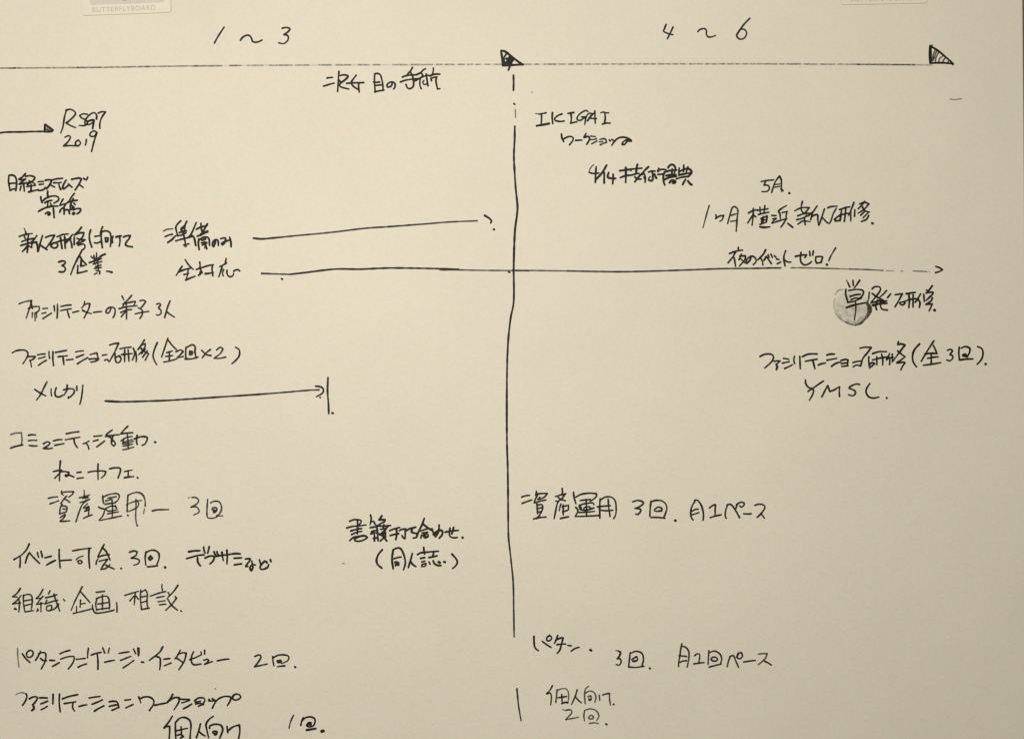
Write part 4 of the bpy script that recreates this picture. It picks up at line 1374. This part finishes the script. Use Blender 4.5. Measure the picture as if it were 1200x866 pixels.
w0.9 1007.4,239.3 1013.2,237.4 1018,239.3 1013.2,245 1005.5,250.2
w0.9 1010.3,242.2 1013.2,247 1018.9,248.9
w0.9 1013.2,247.9 1008.4,252.7
w0.9 1017,249.8 1011.3,255.6
w0.9 1018,252.7 1015.1,257.5 1009.3,259.8
w1.44 1021.8,261.7 1022.8,262.3
N handwritten_note|note with an exclamation mark above the long arrow
865.3,290 865.1,293.6
854.9,297.3 861.3,294.9 870,293.3
862,295.3 858.7,301.3 853.1,308.3
860.3,302 861.1,306.7 862,312.3
868.7,298 866,304.7
866.7,300.3 873.3,300 873.1,304 866.7,312
868,303.3 872,307.3 874.9,308.7
880,301.3 878.7,305.3 875.3,308.7 874.4,306 877.3,302 881.3,300.3 885.3,302.7 886,306.7 882.7,310.4
897.3,292.9 894,298.7 888,304.7
891.3,302.7 893.3,306 894,310.9
895.3,305.3 898,300.7 901.3,305.3 904,309.3
900,298.7 901.3,302
903.3,298 905.1,302
907.1,299.7 909.3,301.7
910,303.7 913.1,304.3
910.7,309.3 914.9,307.3
920.7,294 918.7,300 918.7,305.3 920,312
920,305.3 923.3,307.3 926.9,307.3
932,300.7 938.7,299.3 945.3,298.7 943.3,302
938.7,296 938,302.7 938.7,307.3 942.7,310.7 948,309.3 950.9,306.7
948.7,294.7 949.3,300
953.1,294.4 952.3,299.3
956,301.3 955.7,305.3 956.7,308
956,301.3 960.7,300.7 964,301.3 962.9,305.3 961.6,307.3
957.1,308.7 962.7,307.7
w0.8 979.3,290.7 976,296 972.7,302 971.3,306
w1.4 968.8,310.1 969.3,310.5
N handwritten_note|note written over the round grey smudge
w0.5 991.9,328.8 993.8,331.9
w0.9 993.8,331.9 996,336.9
999.4,328.5 1000,335
1007.5,328.5 1003.1,335 1001.2,337.5
w1.1 991.2,339.4 991,345 993.5,353.8
994.4,340.6 1002.5,339.4 1010,340 1011.9,343.1 1009.4,348.1 1006.2,350
996.2,347.5 1002.5,345.6 1008.1,345
997.5,351.2 1002.5,349.4 1007.5,350
993.1,354.4 1001.2,353.1 1009.4,349.4
w1.1 991.9,360.6 1001.2,357.5 1013.8,355
w0.8 1002.5,352.5 1002.8,363.8 1001.2,375
1021.9,338.8 1025,336.2 1030,336.2 1031.9,338.8 1030,343.1 1025,349.4 1021.2,354
1021.9,343.8 1027.5,348.1 1035,351.9
1038.8,340.6 1035,345 1031.2,348.1
1043.8,344.4 1040,349
1020.6,355 1030,353.1 1039.4,352.8
1022.5,357.5 1031.2,356.2 1039.4,355.6
w0.9 1028.1,352.2 1035,353 1038.1,353.5
1027.5,354.4 1026.2,358.8 1027.2,363.1
1031.9,353.8 1031.9,358.8 1033.8,362.5 1040,363.5
1023.1,358.8 1037.5,353.1
1048.8,345.6 1053.8,344.8 1057.5,344.4 1053.8,351.2 1048.8,359.8
1053.8,355 1058.8,353.8 1060.6,355.6 1057.5,357.5 1054.4,356.2
1061.9,344.4 1067.5,343.5 1072.5,342.8
1065,345 1065.6,352.5 1065,360.6
1070,345.6 1070,352.5 1069.8,360.2
1058.8,353.8 1066.2,351.2 1073.1,350
1078.8,344.4 1075.6,350 1072.5,354.4
1076.2,351.2 1078.1,355 1077.2,360.6
1082.5,345 1083.1,353.8
1092.5,335 1088.8,340 1085.6,343.8
1085.6,339.8 1087.5,341.9
1085,343.4 1092.5,342.5 1093.1,344.4 1088.8,348.8 1085,352.5
1092.5,348.8 1091.2,352.5 1085,356.9 1092.5,356.2 1090.6,360.6 1088.8,364.4
w1.6 1094.8,363.5 1095.5,363.8
N handwritten_note|training note with a bracketed three times
890.6,417.8 896.2,415.2 903.8,415.2 906.5,418.8 903.8,424.4 896.2,431.2
907.2,423.5 911.2,422.8 914,423.1 910.6,426.2
w1.2 909.4,426.9 910.9,430 909.8,433.1
918.1,420 921.2,420.4 924.4,421.2
916.9,425.6 920.6,424.8 925,423.8
919.4,431.9 923.8,430 928.5,427.5
931,417.5 930.2,421.9 931.2,426.2
937.2,417.5 937.5,425 937.8,432.2
940,418.1 947.5,415 957.5,414.8
943.8,423.5 950,422.2 957.5,421
952.5,422.5 953.8,427.5 955,432.2
959,427.8 963.1,426.2 967.5,425.4
968.8,416.2 973.1,415 978.1,415
968.8,422.2 975,421 980.6,420
974.4,429.4 978.8,426.2 985,424
985.6,422.5 990.6,421.2 993.8,421.9 993.1,426.9
985.6,426.2 993.1,425
986.2,429.4 993.8,428.5
999.4,425 1003.1,423.8 1008.1,423.1
999.8,429.8 1003.8,427.8 1008.1,428.8
1007.5,408.1 1013.8,406.9 1021,407.2 1016.2,413.8 1011.2,420 1008.5,428.8
1018.1,418.1 1018.1,424.4 1019.4,431.2
1019.4,426.2 1022.5,425 1025,426.2 1021.2,429.4
1022.5,414.4 1030,412.2 1038.8,412.2
1027.5,418.1 1027.5,427.5
1033.1,415 1034.4,421.2 1034.4,427.8
1022.5,421.9 1032.5,419.4 1041.2,418.1
1042.5,414.4 1040.6,418.8 1038.8,421.9
1040.6,417.5 1042.5,421.2 1042.5,427.2
1045.6,415 1045.6,424.4
1038.8,420 1046.9,418.8
1052.8,400.6 1051.9,404 1056.2,403.1 1060.6,404.4 1056.2,410 1046.9,422.5
1051.9,411.2 1056.2,415 1060.6,418.1 1055.6,421.9 1050.6,425
1051.2,425.6 1057.5,424.4 1060.6,425 1057.5,429.4 1055.6,433.5
1077.5,403.1 1071.9,409.4 1069.4,416.2 1070,423.8 1074,430
1094.4,399.4 1087.5,410 1079.4,423.5
1093.8,405 1096.2,410 1097.8,414.4
1083.8,415 1091.2,414 1098.1,414.4
1086.9,420 1092.5,418.8 1099.4,418.1
1091.2,415 1091.2,425
1081.9,428.1 1091.2,426.9 1102.5,425
1110,410.6 1113.8,409.4 1116.2,411.2 1113.1,415.6 1116.2,416.9 1116.2,420 1113.1,422.8 1109.4,421.9
1124,406.9 1123.5,413.8 1124.4,421.9
1126.2,408.1 1131.2,406.2 1136.2,408.1 1136.2,412.5 1133.1,418.8
1124.4,421.9 1131.2,421 1140,420.6
w1.8 1128.8,416.5 1131.2,415.8 1131,417.2
1145.6,406.2 1150.6,408.8 1151.9,414.4 1150,421.2 1145,426.9
w1.4 1154.8,426.5 1155.2,426.8
N handwritten_note|four spaced capital letters and a full stop
w0.92 943.8,445 944.4,450 948.1,454.4 951.2,454.8
w0.92 965,446.5 958.8,450.6 951.9,455.6
w0.92 946.9,458.8 950.6,456.2 953.5,457.5 951.9,463.1 948.5,469
w0.92 963.1,465 966.2,458.8 970,451.9 972.5,458.8 977.5,456.9 984,453.1 983.5,459.4 983.8,464.8
w0.92 1007.5,450.6 1003.1,450 996.2,453.1 995,455 1001.2,457.5 1002.5,460.6 999.4,463.8 994.4,462.5
w0.92 1019.4,449.4 1015.6,455 1015,460 1018.1,465 1023.8,466.5 1030,465.2
w1.29 1038.8,466.2 1039.4,466.5
N handwritten_note|slanted capitals over the year 2019
w0.92 78.1,128.8 75.6,137.5 73.8,148.8 71.2,156.2
w0.92 76.9,130 82.5,128.5 88.1,131.9 87.5,135.6 81.2,141.9 77.5,144.4 82.5,147.5 88.8,150
w0.92 102.5,134.4 97.5,133.8 93.5,135.6 95,138.1 100.6,141.2 102.5,145 98.8,147.5 92.5,147.5
w0.92 113.1,140 113.1,135 110,132.5 105,135 100,141.2 100,145.6 105,146.2 108.8,143.8
w1.2 102.5,142.8 106.9,141.2 110,141.2 109.4,146.2 108.5,151.2
w0.92 115,133 118.8,131.5 123.8,131.5 118.8,138.8 116.9,146.2 117.2,151.2
w0.92 76.2,161.2 80,159.4 82.5,161.2 80,166.2 74.4,171.5 81.2,171 87.5,171.2
w0.92 91.9,164.4 88.8,166.9 88.8,170.6 91.9,171.2 94.4,168.1 92.5,165 91.2,165
w0.92 101.2,163.8 101,166.9 100,170.6
w0.92 113.8,156 110,153.8 105.6,156.9 106.2,160 110.6,160 113.5,156 110.6,165 107.2,178.1
N arrow|short arrow with a filled triangular head
-5,156.6 0,156.2 7.5,155.2 25,155 37.5,154.6 52.5,154.4
52.5,146.2 52.2,150.6 52.2,155
53.1,146.2 57.5,149.4 62.5,153.1
52.5,154.8 56.2,155 61.2,154.4
w0.5 53.8,147.5 53.8,153.8
w0.5 55.9,149 55.4,154
w0.5 57.8,150.2 57,154.4
w0.5 60,151.9 59.2,154.4
w0.6 53.8,151.9 60,154
N arrow|upper long arrow rising to a detached curved head
w1.1 296.9,279.3 306.5,280.2 320.3,279.1
w0.8 320.3,279.1 345,276.6 386.3,272.7 427.5,267.8 455,265.9 496.3,262.8 526.5,260.4 559.5,259
567.8,252.7 573.3,256 576,259.3 574.9,261.5
w1.3 578.5,268.9 579.1,269.4
N arrow|long arrow crossing the divider line
w0.8 306.5,320.6 320.3,321.1 339.5,321.7
339.5,321.7 356,319.8 391.8,315.6 422,315.6 455,314.3 488,314.5 537.5,315.6
w0.6 515.5,316.5 537.5,316.5 565,317 603.5,317.3 620,317.6
w1.1 329.9,326.6 331,327.5
w1.1 596.1,318.7 597.2,319.2
w0.6 600,316.9 634.7,317.3 665,317.7
w0.8 665,317.7 730,318.6 795,316.9 842.7,315.1 877.3,314.7 899.9,314.4
w0.9 900,314.2 915,314.2
w0.5 927.1,314 940.3,314 955,314.4
w0.6 955,314.4 982.5,315.1
w0.35 982.5,315.1 995.3,315.5
w0.55 995.3,315.5 1013.7,316 1034.8,317.1
w0.25 1038.4,317.5 1047.6,317.5
w0.3 1055.8,317.9 1058,317.9
w0.45 1070.1,317.7 1085.5,318.4
w0.15 1085.5,318.4 1090.7,318.8
1096.5,312.4 1100.8,313.8 1104.4,316.2 1100.8,318.4 1096.2,319.7
N divider_line|tall vertical divider line below the black flag
w1.04 601.7,88.3 601.9,96.7 601.7,106.4
w0.95 602.2,121.7 603.3,122.8
w0.38 603.9,128.6 604.2,138.3
w1.14 603.3,148.1 603.1,163.3 602.2,182.8 603.1,202.2 604.4,221.7 606.4,241.1 605.8,252.2 603.6,268.9 602.5,291.1 601.9,316.1 601.9,320
w1.04 602,320.2 602,353.1 598.2,374.4 595.1,406.2 594,448.7 594,512.5 595.1,555 595.6,618.7 596.1,632
w0.85 596.1,632 598.8,655.9 601.4,682.4 602,714.3
w0.76 602,714.3 602.5,746.2
N pen_speck|faint grey dash below the hatched flag
w0.3 1113.3,116.4 1119,117.1 1126.8,116.2
N pen_speck|faint speck below the black flag
w0.3 623.3,108.3 623.5,109.3
N timeline|grey dashed timeline joining the two flags
w0.85 0,80.3 18,80.2
w0.5 16,80.2 35,80 54,79.9 73,79.8 92,79.6
w0.75 90,79.6 104,79.5 118,79.4
w0.55 116,79.4 135.7,79.1 155.3,78.7 175,78.4
w0.5 170,78.5 190.7,78.2 211.3,77.9 232,77.7
w0.7 228,77.7 244,77.6 260,77.4
w0.75 269,77.3 283,77.2
w0.4 290,77.1 308,77
w0.5 316,76.9 329,76.9 342,76.8
w0.5 347,76.8 362,76.7
w0.5 374,76.6 388,76.6
w0.5 394,76.5 411,76.5
w0.5 420,76.4 432,76.4
w0.5 438,76.4 445,76.3
w0.5 460,76.3 478,76.2
w0.5 482,76.2 494.5,76.2 507,76.1
w0.5 512,76.1 518,76.1
w0.5 522,76.1 532,76
w0.5 537,76 544,76
w0.5 548,76 554,76
w0.5 557,76 563,75.9
w0.5 568,75.9 574,75.9
w0.5 579,75.9 588,75.8
w0.5 614,75.8 622,75.7
w0.5 626,75.7 631,75.7
w0.5 638,75.7 652,75.7
w0.5 655,75.7 662,75.6
w0.5 666,75.6 672,75.6
w0.5 676,75.6 682,75.6
w0.5 686,75.6 692,75.6
w0.5 695,75.6 702,75.5
w0.5 706,75.5 713,75.5
w0.5 717,75.5 723,75.5
w0.5 725,75.5 732,75.5
w0.5 735,75.5 740,75.5
w0.5 743,75.4 751,75.4
w0.5 754,75.4 760,75.4
w0.5 763,75.4 768,75.4
w0.5 772,75.4 778,75.4
w0.5 780,75.3 786,75.3
w0.5 788,75.3 794,75.3
w0.5 797,75.3 803,75.3
w0.5 808,75.3 815,75.3
w0.5 817,75.3 823,75.3
w0.5 827,75.3 832,75.3
w0.5 834,75.3 840,75.3
w0.5 843,75.3 849,75.3
w0.5 853,75.3 860,75.3
w0.5 862,75.3 867,75.3
w0.5 870,75.3 877,75.3
w0.5 880,75.3 886,75.3
w0.5 888,75.3 893,75.3
w0.5 895,75.3 900,75.3
w0.5 900,75.3 910,75.4
w0.5 914,75.4 919,75.4
w0.5 922,75.4 938,75.5
w0.5 942,75.5 958,75.6
w0.5 962,75.7 978,75.8
w0.5 982,75.8 988,75.8
w0.5 991,75.8 997,75.9
w0.5 998,75.9 1008,75.9
w0.85 1005,75.9 1027.3,76 1049.7,76.2 1072,76.3
w0.35 1070,76.3 1092,76.9
w0.16 18,80.2 41.5,80 65,79.8 88.5,79.7 112,79.5 135.5,79.1 159,78.7 182.5,78.3 206,77.9 229.5,77.7 253,77.5 276.5,77.2 300,77
w0.16 300,77 323.1,76.9 346.2,76.8 369.2,76.7 392.3,76.5 415.4,76.4 438.5,76.4 461.5,76.3 484.6,76.2 507.7,76.1 530.8,76 553.8,76 576.9,75.9 600,75.8
w0.16 614,75.8 637.8,75.7 661.6,75.6 685.4,75.6 709.2,75.5 733,75.5 756.8,75.4 780.6,75.3 804.4,75.3 828.2,75.3 852,75.3 875.8,75.3 899.6,75.3 923.4,75.4 947.2,75.6 971,75.7 994.8,75.9 1018.6,76 1042.4,76.1 1066.2,76.3 1090,76.8
"""
cur = None
entries = []
for ln in INK.strip().split('\n'):
    if ln.startswith('N '):
        nm, lab = ln[2:].split('|')
        entries.append((nm, lab, []))
        continue
    w = 1.0
    if ln[0] == 'w':
        a, ln = ln.split(' ', 1)
        w = float(a[1:])
    entries[-1][2].append((w, [tuple(map(float, q.split(','))) for q in ln.split()]))
for e, (nm, lab, strokes) in enumerate(entries):
    V, F, A, zi = [], [], [], [0]
    for i, (w, pts) in enumerate(strokes):
        if nm == 'timeline':
            stroke(V, F, A, pts, 0.70, zi, e * 3.7 + i * 0.31, w * 0.78)
        else:
            stroke(V, F, A, pts, w, zi, e * 3.7 + i * 0.31)
    obj(nm, V, F, M_LINE if nm == 'timeline' else M_INK, board, lab, A)
